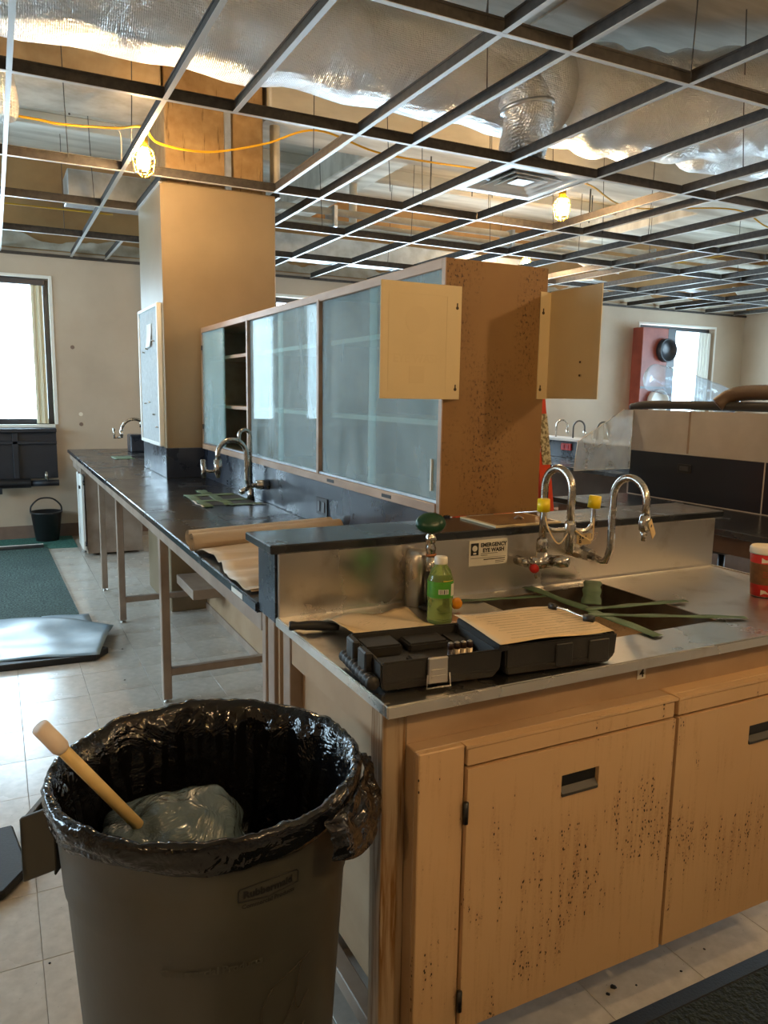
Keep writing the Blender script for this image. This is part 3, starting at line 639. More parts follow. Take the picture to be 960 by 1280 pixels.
# base cabinets
def cabinet(x0, x1, label, first):
    YC, ZT, ZB = 1.158, .80, .19
    c = thing('base_cabinet', label, 'cabinet', ((x0+x1)/2, 1.4, 0), 'speckled base cabinets under the sink')
    bx('body', (x0, x1, YC+.004, 1.72, ZB, ZT), MAT['cab'] if not first else MAT['cabside'], c, .002)
    dx0 = x0
    if first:
        bx('filler_stile', (x0, x0+.10, YC-.012, YC+.004, ZB, ZT), MAT['cab'], c, .002); dx0 = x0+.103
    bx('top_rail', (x0+(.1005 if first else 0), x1, YC-.018, YC+.004, ZT-.0055, ZT), MAT['cab'], c)
    bx('false_drawer', (dx0+.002, x1-.008, YC-.016, YC+.003, .757, .793), MAT['cab'], c, .002)
    # door with a real recess for the pull
    hx, hz = (dx0+x1)/2+.005, .665; d0, d1 = dx0+.002, x1-.004
    d = obj('door', BM(lambda b: box(b, d0, hx-.05, YC-.018, YC+.002, ZB+.0, .752), lambda b: box(b, hx+.05, d1, YC-.018, YC+.002, ZB, .752), lambda b: box(b, hx-.05, hx+.05, YC-.018, YC+.002, ZB, hz-.023), lambda b: box(b, hx-.05, hx+.05, YC-.018, YC+.002, hz+.023, .752)), MAT['cab'], c)
    bx('recessed_pull', (hx-.0495, hx+.0495, YC-.008, YC+.0025, hz-.0225, hz+.0225), MAT['black_plastic'], d)
    obj('pull_lip', BM(lambda b: prism(b, [(YC-.020, hz-.024), (YC-.020, hz-.018), (YC-.010, hz-.006), (YC-.010, hz-.024)], 'X', hx-.048, hx+.048)), MAT['wire'], d)
    if first:
        for z in (.665, .26): tb('hinge', [(dx0-.002, YC-.020, z-.022), (dx0-.002, YC-.020, z+.022)], .0055, MAT['black_plastic'], d, 8)
    return c
cabinet(.664, 1.322, 'rust-speckled beige base cabinet with two dark hinges beside the bin', True)
cabinet(1.326, 1.90, 'rust-speckled beige base cabinet with blotch by its pull at right edge', False)

# items on the splash
sg = thing('eyewash_sign', 'white emergency eye wash sticker on the steel splash', 'sign', (1.238, Y1-.013, .98))
bx('plate', (1.172, 1.303, Y1-.0135, Y1-.0122, .979, 1.053), MAT['cap_white'], sg)
FS = Y1-.0138
bx('pictogram', (1.178, 1.204, FS-.0003, FS, 1.010, 1.045), MAT['print'], sg)
bm = bmesh.new(); lathe(bm, [(.0085, 0), (.0085, .0004)], (1.191, FS-.0008, 1.030), 16, 'Y'); obj('pictogram_eye', bm, MAT['cap_white'], sg)
bx('pictogram_bowl', (1.186, 1.196, FS-.0008, FS-.0004, 1.013, 1.018), MAT['cap_white'], sg)
text('lettering', 'EMERGENCY\nEYE WASH', .0155, MAT['print'], sg, lambda x, y: (1.255+x, FS-.0004, 1.033+y), .0007, 'CENTER')
for a, b, z, h in ((1.212, 1.270, 1.0125, .0012), (1.212, 1.235, 1.0075, .0012), (1.222, 1.296, .9945, .0026), (1.262, 1.296, .989, .0016), (1.262, 1.292, .9845, .0016)): bx('fine_print', (a, b, FS-.0003, FS, z, z+h), MAT['scribble'], sg)
bx('rule', (1.178, 1.298, FS-.0003, FS, 1.001, 1.0018), MAT['print'], sg)
sg = thing('tag_sticker', 'small cream sticker with black marks between the two faucets', 'sticker', (1.59, Y1-.013, 1.0))
bx('plate', (1.562, 1.618, Y1-.0135, Y1-.0122, 1.012, 1.046), MAT['cream_tag'], sg)
text('lettering', '3 & 4\nE:', .013, MAT['print'], sg, lambda x, y: (1.570+x, FS-.0004, 1.031+y), .0007)

# gooseneck faucets
def gooseneck(x, yb, zb, yf, ztop, zend, r=.010):
    R = (yb-yf)/2; return [(x, yb, zb), (x, yb, ztop-R-.02)]+[(x, (yb+yf)/2+u, v) for u, v in [(R*math.cos(a), ztop-R+R*math.sin(a)) for a in [PI*i/14 for i in range(15)]]]+[(x, yf, zend)]
f1 = thing('eyewash_faucet', 'chrome gooseneck faucet with two yellow capped eyewash nozzles', 'faucet', (1.385, 1.71, .95))
xf = 1.386
tb('spout', gooseneck(xf, 1.718, 1.0, 1.602, 1.262, 1.055, .011), .011, MAT['chrome'], f1, 14)
bm = bmesh.new(); lathe(bm, [(.014, 1.015), (.017, 1.02), (.018, 1.045), (.013, 1.055)], (xf, 1.718, 0), 16); obj('collar', bm, MAT['chrome'], f1, True)
tb('valve_body', [(xf-.035, 1.718, .985), (xf+.035, 1.718, .985)], .019, MAT['chrome'], f1, 16)
tb('valve_body', [(xf, 1.718, .97), (xf, 1.718, 1.015)], .017, MAT['chrome'], f1, 16)
for dx in (-.045, .045): tb('wall_shank', [(xf+dx, Y1-.012, .985), (xf+dx, 1.73, .985), (xf+dx*.6, 1.718, .985)], .014, MAT['chrome'], f1, 12)
h = tb('handle', [(xf+.032, 1.71, .988), (xf+.05, 1.69, .988), (xf+.06, 1.672, .988)], [.016, .019, .014], MAT['chrome'], f1, 14)
h = tb('handle', [(xf-.04, 1.71, .982), (xf-.052, 1.685, .980)], .013, MAT['chrome'], f1, 14)
bm = bmesh.new(); lathe(bm, [(.0135, 0), (.0135, .006), (.009, .009)], (xf-.054, 1.672, .980), 16, 'Y'); 
tb('red_index', [(xf-.053, 1.684, .980), (xf-.058, 1.672, .979)], [.0135, .012], MAT['red'], h, 14); bm.free()
tb('handle_lever', [(xf-.05, 1.69, .980), (xf-.075, 1.685, 1.005)], .004, MAT['chrome'], h, 8)
tb('handle_lever', [(xf-.05, 1.69, .980), (xf-.045, 1.68, .950)], .004, MAT['chrome'], h, 8)
bm = bmesh.new(); lathe(bm, [(.011, 1.035), (.014, 1.04), (.014, 1.075), (.016, 1.08), (.016, 1.115), (.012, 1.125)], (xf, 1.602, 0), 16); obj('diverter', bm, MAT['chrome'], f1, True)
tb('push_knob', [(xf+.012, 1.602, 1.095), (xf+.03, 1.585, 1.093)], .010, MAT['latch'], f1, 12)
# arms spread along the counter direction
for s, ex, ez in ((-1, -.078, 1.165), (1, .062, 1.172)):
    ey = 1.602+.02*s*-1
    tb('eyewash_arm', bez([(xf, 1.602, 1.10), (xf+ex*.55, ey, 1.098), (xf+ex*.95, ey, 1.115), (xf+ex, ey, ez-.01)], 8), .0065, MAT['chrome'], f1, 10)
    c = tb('nozzle_cap', [(xf+ex, ey, ez-.012), (xf+ex*1.03, ey-.002, ez+.02)], [.0175, .0165], MAT['yellow'], f1, 16)
    tb('cap_cord', bez([(xf+ex, ey, ez-.01), (xf+ex*.85, ey-.012, 1.09-.012*s), (xf+ex*.4, ey-.014, 1.062+.02*(s > 0)), (xf+ex*.1, 1.592, 1.10)], 6), .0022, MAT['cream_tag'], c, 6)
f2 = thing('swing_faucet', 'chrome swing gooseneck faucet with a cream tag on its tip', 'faucet', (1.56, 1.70, .95))
xg = 1.553
tb('spout', [(xg, 1.70, .995), (xg, 1.655, .988), (xg, 1.635, .992), (xg, 1.627, 1.01)]+gooseneck(xg+.002, 1.622, 1.03, 1.497, 1.240, 1.14)[0:], .0105, MAT['chrome'], f2, 14)
bm = bmesh.new(); tube(bm, [(xg, Y1-.013, .997), (xg, 1.735, .997), (xg, 1.695, .995)], [.022, .022, .019], 8); obj('wall_mount', bm, MAT['chrome'], f2, False)
bm = bmesh.new(); lathe(bm, [(.010, 1.10), (.015, 1.105), (.016, 1.125), (.013, 1.145)], (xg, 1.497, 0), 14); obj('vacuum_breaker', bm, MAT['chrome'], f2, True)
tb('outlet_tip', [(xg, 1.497, 1.105), (xg, 1.497, 1.075)], [.010, .007], MAT['chrome'], f2, 10)
bm = bmesh.new(); box(bm, -.011, .011, -.0012, .0012, -.055, 0); tg = obj('tag', bm, MAT['cream_tag'], f2, False, .0004)
tg.matrix_parent_inverse = Matrix.Translation(-Vector(f2.location)); tg.location = (xg-.002, 1.478, 1.132); tg.rotation_euler = (0, -.62, .35)
bm = bmesh.new(); box(bm, -.004, .004, -.0016, -.0010, -.020, -.014); obj('tag_hole', bm, MAT['print'], tg)
# wrapped pipe stub / steel sleeve and eyewash hose
sl = bmesh.new(); lathe(sl, [(.034, .900), (.034, 1.02), (.031, 1.036), (.026, 1.048)], (.988, 1.737, 0), 20); tag(obj('steel_sleeve', sl, MAT['steel'], None, True), 'dull steel sleeve standing against splash behind the green eyewash', 'sleeve')
ew = thing('eyewash_unit', 'hand-held eyewash hose with a dark green oval head', 'eyewash', (1.0, 1.69, B))
tb('hose', [(1.0, 1.680, B+.002), (1.0, 1.681, .94), (.999, 1.685, 1.0)], .0155, MAT['black_plastic'], ew, 14)
tb('hose_sleeve', [(.999, 1.687, .985), (.998, 1.687, 1.04)], .0135, MAT['chrome'], ew, 14)
tb('valve', bez([(.998, 1.687, 1.04), (.997, 1.687, 1.075), (.996, 1.687, 1.105)], 5), [.011, .012, .013, .014, .013, .011, .013, .015, .013, .010, .009], MAT['chrome'], ew, 14)
tb('copper_ring', [(.9985, 1.687, 1.042), (.998, 1.687, 1.048)], .0145, M('copper_ring', (.5, .22, .10), .3, 1.), ew, 14)
bx('printed_band', (.992, 1.010, 1.670, 1.672, .972, 1.0), MAT['cap_white'], ew); 
text('lettering', 'S', .020, MAT['print'], ew, lambda x, y: (1.005-y, 1.6695, .968+x), .0006)
bm = bmesh.new(); lathe(bm, [(.006, -.016), (.030, -.015), (.038, -.008), (.040, .002), (.036, .012), (.020, .017), (.006, .018)], (0, 0, 0), 28)
bmesh.ops.scale(bm, vec=(1, .72, 1), verts=bm.verts[:]); o = obj('green_head', bm, MAT['green_rubber'], ew, True); o.location = (.995, 1.687, 1.128); o.rotation_euler = (.95, 0, -.35)
for dx in (-.018, .018): bm = bmesh.new(); lathe(bm, [(.005, -.0185), (.005, -.012), (.003, -.012)], (dx, 0, 0), 10); q = obj('nozzle_hole', bm, MAT['print'], o); 
bm = bmesh.new(); lathe(bm, [(.006, 0), (.030, .001), (.034, .005), (.020, .010), (.005, .010)], (1.0, 1.685, B), 24); obj('foot_flange', bm, MAT['black_plastic'], ew, True)

# water bottle
bt = thing('drink_bottle', 'small clear bottle with green label and white cap', 'bottle', (.955, 1.565, B))
bc = (.955, 1.565, B)
bm = bmesh.new(); lathe(bm, [(.026, .0), (.031, .006)]+[(.0315-.0016*(k % 2), .012+.006*k) for k in range(8)]+[(.032, .066), (.032, .108), (.031, .114), (.024, .135), (.0145, .148), (.0135, .152)], bc, 32); obj('body', bm, MAT['bottle'], bt, True)
bm = bmesh.new(); lathe(bm, [(.0325, .070), (.0325, .110)], bc, 32, capb=False, capt=False); lb = obj('label_wrap', bm, MAT['lab_green'], bt, True)
def onb(a0, r): return lambda x, y: (bc[0]+r*math.cos(a0+x/r), bc[1]+r*math.sin(a0+x/r), bc[2]+y)
bm = bmesh.new(); sheetf = onb(-2.25, .0328)
def strip(bm, f, x0, x1, y0, y1, n=8):
    A = [bm.verts.new(f(x0+(x1-x0)*i/n, y0)) for i in range(n+1)]; Bq = [bm.verts.new(f(x0+(x1-x0)*i/n, y1)) for i in range(n+1)]
    for i in range(n): bm.faces.new((A[i], A[i+1], Bq[i+1], Bq[i]))
strip(bm, sheetf, 0, .026, .080, .092); obj('barcode_panel', bm, MAT['cap_white'], lb)
bm = bmesh.new()
for k, wd in enumerate((1, 2, 1, 1, 3, 1, 2, 1)): strip(bm, onb(-2.25, .0330), .002+k*.0029, .002+k*.0029+.0007*wd, .081, .091, 1)
obj('barcode', bm, MAT['print'], lb)
bm = bmesh.new(); strip(bm, onb(-1.2, .0328), 0, .022, .074, .104); obj('facts_panel', bm, MAT['cap_white'], lb)
bm = bmesh.new(); strip(bm, onb(-1.9, .0328), 0, .03, .112, .113); obj('label_edge', bm, MAT['yellow'], lb)
bm = bmesh.new(); lathe(bm, [(.0155, .150), (.016, .152), (.016, .166), (.0145, .168)], bc, 24); obj('cap', bm, MAT['cap_white'], bt, True)
bm = bmesh.new(); lathe(bm, [(.004, -.006), (.014, -.006), (.016, 0), (.014, .006), (.004, .006)], (1.055, 1.645, B+.018), 20, 'Y'); tag(obj('orange_disc', bm, MAT['orange'], None, True), 'round orange plastic cap standing behind the drink bottle', 'cap')

# papers
bm = bmesh.new(); sheet(bm, lambda u, v: (.665+.250*u+.01*v, 1.485+.20*v+.03*u*(1-v), B+.004+(.045*(1-u)**6*(1-v)+.012*math.sin(u*5+v*3)**2)*(1 if u < .9 else .8)-.0), 24, 12, .0008)
tag(obj('paper_sheet', bm, MAT['paper'], None, True), 'loose curling paper sheet lying left of the bottle', 'paper')
bm = bmesh.new(); tube(bm, bez([(.592, 1.648, B+.014), (.615, 1.64, B+.014), (.66, 1.625, B+.013), (.70, 1.60, B+.010)], 5), [.010, .012, .012, .011, .010, .010, .011, .012, .012, .012, .012, .012, .011, .010, .009, .006], 10); tag(obj('hand_tool', bm, MAT['black_plastic'], None, True), 'black tool handle sticking out from under the curling paper', 'tool')

# open charcoal meter case
ca = -.10
def R2(x, y, z, o=(.885, 1.28)): return (o[0]+x*math.cos(ca)-y*math.sin(ca), o[1]+x*math.sin(ca)+y*math.cos(ca), z)
cs = thing('tool_case', 'open charcoal plastic instrument case on the steel counter', 'case', (.885, 1.28, B))
def ro(bm):
    for v in bm.verts: v.co = Vector(R2(v.co.x, v.co.y, v.co.z))
    return bm
def tray(x0, x1, y0, y1, z0, z1, tap, wall, floor):
    bm = bmesh.new()
    def loop(a, z, s): return [bm.verts.new((x, y, z)) for x, y in ((x0+a, y0+a), (x1-a, y0+a), (x1-a, y1-a), (x0+a, y1-a))]
    Ls = [loop(tap, z0, 0), loop(.002, z0+.02, 0), loop(0, z1, 0), loop(wall, z1, 0), loop(wall+.003, floor, 0)]
    bm.faces.new(Ls[0][::-1]); bm.faces.new(Ls[-1])
    for P, Q in zip(Ls, Ls[1:]):
        for i in range(4): bm.faces.new((P[i], P[(i+1) % 4], Q[(i+1) % 4], Q[i]))
    return bm
HB = .062
obj('base_shell', ro(tray(-.262, -.004, -.095, .098, B+.001, B+HB, .012, .008, B+.030)), MAT['case'], cs, False, .003, 2)
for d in ((-.25, -.19, -.085, -.03, B+.03, B+.050), (-.25, -.17, .02, .088, B+.03, B+.054), (-.15, -.06, .03, .088, B+.03, B+.048), (-.18, -.14, -.085, -.02, B+.03, B+.046), (-.055, -.015, .0, .088, B+.03, B+.044), (-.13, -.02, -.088, -.072, B+.03, B+.05)):
    bm = bmesh.new(); box(bm, *d); obj('insert_block', ro(bm), MAT['case'], cs, False, .004, 2)
obj('lid_shell', ro(tray(.004, .272, -.095, .098, B+.001, B+HB+.006, .012, .006, B+.058)), MAT['case'], cs, False, .003, 2)
bm = bmesh.new(); box(bm, -.010, .010, -.095, .098, B+HB-.006, B+HB+.010); obj('hinge_bar', ro(bm), MAT['case'], cs, False, .003)
for y in (-.03, .04): bm = bmesh.new(); box(bm, -.278, -.262, y-.022, y+.022, B+.018, B+HB+.008); obj('lug', ro(bm), MAT['case'], cs, False, .003)
bm = bmesh.new(); tube(bm, [(-.274, -.09+.0045*i, B+.022) for i in range(38)], [.0125+.002*math.sin(i*1.4) for i in range(38)], 12); obj('grip', ro(bm), MAT['case'], cs, True)
lt = BM(lambda b: box(b, -.168, -.126, -.1035, -.096, B+.012, B+HB+.002)); lt = obj('latch', ro(lt), MAT['latch'], cs, False, .002)
for z in (.024, .036): obj('latch_rib', ro(BM(lambda b: box(b, -.162, -.132, -.1055, -.1030, B+z, B+z+.005))), MAT['latch'], lt)
bm = bmesh.new(); tube(bm, [(-.170, -.104, B+.032), (-.172, -.106, B+.006), (-.122, -.106, B+.006), (-.124, -.104, B+.032)], .0018, 8); obj('latch_wire', ro(bm), MAT['latch'], lt, True)
for x0_, x1_ in ((.12, .16), (.20, .25)): obj('lid_rib', ro(BM(lambda b: box(b, x0_, x1_, -.0985, -.094, B+.012, B+.060))), MAT['case'], cs, False, .002)
for k, x in enumerate((-.100, -.086, -.072, -.058)):
    p0 = R2(x, -.058, 0); t = thing('battery', ('dark end battery nearest the latch in the open case', 'second battery from the latch in the open case', 'third battery from the latch in the open case', 'battery nearest the case hinge')[k], 'battery', (p0[0], p0[1], B+.031), 'batteries standing in the open case')
    bm = bmesh.new(); lathe(bm, [(.0058, .0), (.0062, .001), (.0062, .030)], (p0[0], p0[1], B+.031), 14); obj('wrap', bm, MAT['cell_dark'] if k == 0 else MAT['cell'], t, True)
    bm = bmesh.new(); lathe(bm, [(.0063, .030), (.0063, .041), (.0055, .042)], (p0[0], p0[1], B+.031), 14); obj('band', bm, MAT['cell_dark'], t, True)
    bm = bmesh.new(); lathe(bm, [(.0054, .042), (.0054, .0428), (.0025, .0430), (.0024, .0445)], (p0[0], p0[1], B+.031), 12); obj('terminal', bm, MAT['cell_top'], t, True)
def papf(u, v):
    x = .0-.012+.268*u; y = -.10+.205*v
    return R2(x, y, B+HB+.012+.010*(1-v)*u*u*0+.004*math.sin(u*4+v*2)**2)
bm = bmesh.new(); sheet(bm, papf, 18, 12, .0008); wp = obj('worksheet', bm, MAT['paper'], None, True); tag(wp, 'printed worksheet lying on the closed half of the instrument case', 'paper')
bm = bmesh.new()
for k in range(11):
    yy = -.085+.0165*k
    for a, b_2 in (((.03, .11), (.12, .24)) if k % 3 else ((.02, .16), (.18, .235))):
        q = [R2(x, y, B+HB+.0172) for x, y in ((a, yy), (b_2, yy), (b_2, yy+.0012), (a, yy+.0012))]; bm.faces.new([bm.verts.new(c) for c in q])
obj('ruled_lines', bm, MAT['scribble'], wp)
cl = thing('clip_pen', 'dark metal clip resting across the worksheet edge', 'clip', R2(.235, .02, B+HB+.016))
tb('clip_wire', bez([R2(.225, .075, B+.082), R2(.23, .04, B+.086), R2(.238, .0, B+.084), R2(.244, -.03, B+.083)], 5), .0028, MAT['chrome'], cl, 8)
tb('clip_end', [R2(.222, .085, B+.083), R2(.226, .068, B+.084)], .0075, MAT['black_plastic'], cl, 10)
tb('clip_end', [R2(.238, -.022, B+.084), R2(.252, -.040, B+.083)], .0085, MAT['black_plastic'], cl, 10)

# green tape strips across the sink
def tape(a, b, wd, label, z=.0, sag=.0, lift=None):
    a, b = Vector((*a, 0)), Vector((*b, 0)); d = (b-a).normalized(); nrm = Vector((-d.y, d.x, 0))
    def fn(u, v):
        p = a.lerp(b, u)+nrm*(v-.5)*wd*(1+.08*math.sin(u*17))
        h = lift(u) if lift else 0
        return (p.x, p.y, B+.0012+z-sag*math.sin(PI*u)+h+.002*math.sin(u*9+v*4)**2)
    bm = bmesh.new(); sheet(bm, fn, 24, 3, .0006); return tag(obj('tape_strip', bm, MAT['tape'], None, True), label, 'tape', 'green tape strips over the sink')
tape((1.375, 1.765), (1.372, 1.255), .036, 'green tape strip running front to back over the sink', .001)
tape((1.41, 1.53), (1.60, 1.735), .050, 'wide leaf-like green tape strip arching up over the sink', .004, 0, lambda u: .006*math.sin(PI*u))
tape((1.36, 1.50), (1.685, 1.455), .026, 'short green tape strip ending right of the sink', .003)
tape((1.34, 1.46), (1.70, 1.275), .026, 'long green tape strip reaching the right side of sink', .002)
tape((1.10, 1.715), (1.36, 1.66), .022, 'faint green tape strip beside the bottle', .0)

# cup
cp = thing('paper_cup', 'red and brown paper coffee cup with cream lid at counter edge', 'cup', (1.955, 1.42, B))
cc = (1.957, 1.42, B)
bm = bmesh.new(); lathe(bm, [(.033, 0), (.034, .002), (.043, .128)], cc, 36); cb = obj('body', bm, MAT['cupred'], cp, True)
bm = bmesh.new(); lathe(bm, [(.0338, .001), (.0344, .008)], cc, 36, capb=False, capt=False); obj('base_band', bm, MAT['lid'], cb, True)
bm = bmesh.new(); lathe(bm, [(.0368, .036), (.0412, .098)], cc, 36, capb=False, capt=False); obj('brown_band', bm, MAT['cupbrown'], cb, True)
bm = bmesh.new(); lathe(bm, [(.0447, .124), (.0452, .128), (.0445, .140), (.041, .145), (.038, .143), (.006, .142)], cc, 36); obj('lid', bm, MAT['lid'], cp, True)
def oncup(a0, z0): return lambda x, y: (cc[0]+(.0350+.0702*(z0+y)+.0004)*math.cos(a0+x/.04), cc[1]+(.0350+.0702*(z0+y)+.0004)*math.sin(a0+x/.04), cc[2]+z0+y)
bm = bmesh.new()
for k in range(3): f = oncup(-2.6, .060+.007*k); [bm.faces.new([bm.verts.new(f(x+dx, .0012*math.sin(x*900)+dz)) for dx, dz in ((0, 0), (.003, 0), (.003, .002), (0, .002))]) for x in [.005*i for i in range(9)]]
obj('red_script', bm, MAT['red'], cb)
for a, z, s in ((-2.75, .100, 1), (-2.7, .022, -1)):
    bm = bmesh.new(); f = oncup(a, z); vs = [bm.verts.new(f(*q)) for q in ((0, 0), (.014, .002*s), (.026, .012*s), (.010, .010*s), (.0, .016*s))]; bm.faces.new(vs); obj('leaf_mark', bm, MAT['lid'], cb)

# ------------------------------------------------------------------ dark lab bench
XE, XS_ = .598, 1.224
lb_ = thing('lab_bench', 'long black epoxy topped lab bench running to the far wall', 'bench', (.9, 5, 0))
bx('worktop', (XE, XS_+.02, 1.925, 5.02, B-.030, B), MAT['epoxy'], lb_, .004, 2)
bx('worktop', (XE, 1.95, 5.86, 7.80, B-.030, B), MAT['epoxy'], lb_, .004, 2)
bx('worktop', (XE, .972, 5.021, 5.859, B-.030, B), MAT['epoxy'], lb_, .001)
bx('splash', (XS_, XS_+.02, 1.99, 5.02, B, 1.090), MAT['epoxy_v'], lb_, .002)
bx('knee_panel', (XS_-.004, XS_+.016, 1.99, 5.02, .02, B-.031), MAT['cabside'], lb_)
bx('panel_foot', (XS_-.012, XS_-.004, 1.99, 5.02, 0, .05), MAT['frame_metal'], lb_)
bx('apron', (XE+.02, XE+.035, 1.94, 7.79, B-.085, B-.031), MAT['frame_metal'], lb_)
for y in (3.51, 4.91, 5.79, 7.30):
    bx('leg', (XE+.042, XE+.082, y, y+.045, .018, B-.031), MAT['frame_metal'], lb_, .003)
    bm = bmesh.new(); lathe(bm, [(.018, 0), (.018, .006), (.007, .008), (.007, .02)], (XE+.062, y+.0225, 0), 12); obj('levelling_foot', bm, MAT['latch'], lb_, True)
    if y < 5: bx('stretcher', (XE+.082, XS_-.005, y+.005, y+.040, .13, .165), MAT['frame_metal'], lb_, .002)
bx('bar', (1.02, XS_-.005, 4.55, 5.02, .20, .26), MAT['frame_metal'], lb_, .002)
st_ = bx('edge_sticker', (XE-.0008, XE, 2.05, 2.16, B-.024, B-.008), MAT['whitepaper'], lb_)
for k, (y0, y1) in enumerate(((1.27, 1.30), (1.33, 1.40), (1.43, 1.50))): pass
bx('seam', (XE+.28, XE+.284, 2.6, 4.0, B, B+.0006), MAT['print'], lb_)
o_ = thing('wall_outlet', 'black duplex outlet on the dark bench splash', 'outlet', (XS_, 2.98, .98))
bx('plate', (XS_-.006, XS_, 2.92, 3.04, .945, 1.02), MAT['black_plastic'], o_, .002)
for y in (2.95, 3.0): bx('socket', (XS_-.009, XS_-.006, y-.006, y+.018, .96, 1.005), M('outlet_face', (.10, .10, .11), .4), o_, .002)
# dark bench faucets
fd = thing('bench_faucet', 'tall chrome gooseneck faucet over the taped bench sink', 'faucet', (1.2, 3.72, B))
tb('wall_mount', [(XS_, 3.70, .998), (1.16, 3.70, .998)], [.026, .022], MAT['chrome'], fd, 12)
def goose_x(y, xb, xf_, zb, zt, ze):
    R = (xb-xf_)/2; return [(xb, y, zb)]+[(xb, y, zt-R)]+[((xb+xf_)/2+R*math.cos(a), y, zt-R+R*math.sin(a)) for a in [PI*i/14 for i in range(1, 15)]]+[(xf_, y, ze)]
tb('spout', [(1.17, 3.70, .998), (1.135, 3.70, .992), (1.118, 3.70, 1.0)]+goose_x(3.70, 1.110, .965, 1.03, 1.225, 1.12), .0125, MAT['chrome'], fd, 12)
tb('outlet', [(.965, 3.70, 1.13), (.965, 3.70, 1.085), (.965, 3.70, 1.04)], [.020, .020, .009], MAT['chrome'], fd, 12)
tb('tap_handle', [(.965, 3.70, 1.075), (.925, 3.715, 1.07), (.90, 3.72, 1.08)], .008, MAT['chrome'], fd, 8)
tb('lever', [(.90, 3.72, 1.04), (.90, 3.72, 1.075), (.897, 3.722, 1.13)], [.012, .013, .012], MAT['chrome'], fd, 10)
tb('wing_valve', [(1.12, 3.70, .985), (1.075, 3.69, .965)], [.010, .016], MAT['chrome'], fd, 8)
fd = thing('bench_faucet', 'slim second gooseneck standing just behind the taped sink faucet', 'faucet', (1.2, 3.86, B))
tb('spout', goose_x(3.88, 1.185, 1.125, .95, 1.265, 1.20), .010, MAT['chrome'], fd, 10)
tb('base_ring', [(1.185, 3.88, B), (1.185, 3.88, .955)], [.022, .014], MAT['chrome'], fd, 12)
ff = thing('bench_faucet', 'small gooseneck faucet on the bench beyond the column', 'faucet', (1.2, 7.3, B))
tb('spout', goose_x(7.35, 1.26, 1.03, B, 1.20, 1.08), .014, MAT['chrome'], ff, 10); tb('spout', goose_x(7.45, 1.36, 1.22, B, 1.22, 1.12), .012, MAT['chrome'], ff, 10)
tb('outlet', [(1.03, 7.35, 1.10), (1.03, 7.35, 1.03)], [.02, .012], MAT['chrome'], ff, 8); tb('lever', [(1.03, 7.35, 1.04), (.97, 7.35, 1.03), (.965, 7.35, 1.12)], .012, MAT['chrome'], ff, 8)
bx('block', (1.10, 1.35, 7.30, 7.50, B, B+.16), MAT['epoxy_v'], ff, .01)
def patch(x0, x1, y0, y1, m, z=.001, name='strip', par=None):
    bm = bmesh.new(); sheet(bm, lambda u, v: (x0+(x1-x0)*u+.006*math.sin(v*9), y0+(y1-y0)*v, B+z+.0025*math.sin(u*7+v*5)**2), 6, 4, .0006); return obj(name, bm, m, par, True)
tp = thing('tape_cover', 'green and white tape lattice stuck over the bench sink', 'tape', (1.03, 3.9, B))
for d in ((.885, .935, 3.66, 4.12), (.885, 1.16, 4.06, 4.14), (.90, 1.17, 3.85, 3.91), (1.02, 1.19, 3.68, 3.73), (1.00, 1.05, 3.70, 4.1), (.99, 1.05, 4.15, 4.32)): patch(*d, MAT['tape'], .003, 'tape_strip', tp)
bx('cup_sink', (.93, 1.17, 3.72, 4.06, B, B+.002), MAT['print'], tp)
for d in ((.875, .885, 3.66, 3.9), (1.13, 1.20, 3.66, 3.675)): patch(*d, MAT['whitepaper'], .004, 'paper_edge', tp)
patch(.86, 1.02, 6.55, 6.85, MAT['tape'], .001, 'tape_patch'); tag(bpy.data.objects['tape_patch'], 'small green tape patch on the bench left of the column', 'tape')
# paper rolls on the bench
rl = thing('paper_roll', 'tan kraft sheeting partly unrolled across the dark bench', 'paper roll', (.9, 2.6, B))
rp_ = [(.585, 2.655, B+.034), (.75, 2.69, B+.036), (.95, 2.74, B+.036), (1.19, 2.80, B+.034)]
def spiral(bm, c0, c1, r, turns=2.4, n=40):
    a_, b2 = Vector(c0), Vector(c1); d = (b2-a_).normalized(); u = Vector((0, 0, 1)); v = d.cross(u).normalized()
    A = []; D = []
    for i in range(n+1):
        t = i/n; an = t*turns*2*PI; rr = r*(1-.45*t); off = u*math.sin(an)*rr+v*math.cos(an)*rr
        A.append(bm.verts.new(a_+off)); D.append(bm.verts.new(b2+off))
    for i in range(n): bm.faces.new((A[i], A[i+1], D[i+1], D[i]))
bm = bmesh.new(); spiral(bm, (.588, 2.63, B+.036), (1.195, 2.74, B+.036), .034); obj('roll_front', bm, MAT['kraft'], rl, True)
bm = bmesh.new(); spiral(bm, (.60, 2.735, B+.033), (1.195, 2.83, B+.033), .031); obj('roll_rear', bm, MAT['kraft'], rl, True)
bm = bmesh.new(); sheet(bm, lambda u, v: (.605+.6*u+.02*math.sin(v*6)*(1-u)+.012*v*(1-u), 2.62-.60*v+.11*u*(1-v), B+.010+.014*abs(math.sin(v*10+u*.8))*(1-.4*v)+.004*math.sin(v*31)), 14, 40, .003); obj('unrolled_sheet', bm, MAT['kraft'], rl, True)
bm = bmesh.new(); sheet(bm, lambda u, v: (.615+.5*u, 2.10-.08*v, B+.004+.006*abs(math.sin(v*9))), 8, 8, .002); obj('lower_layer', bm, MAT['kraft'], rl, True)
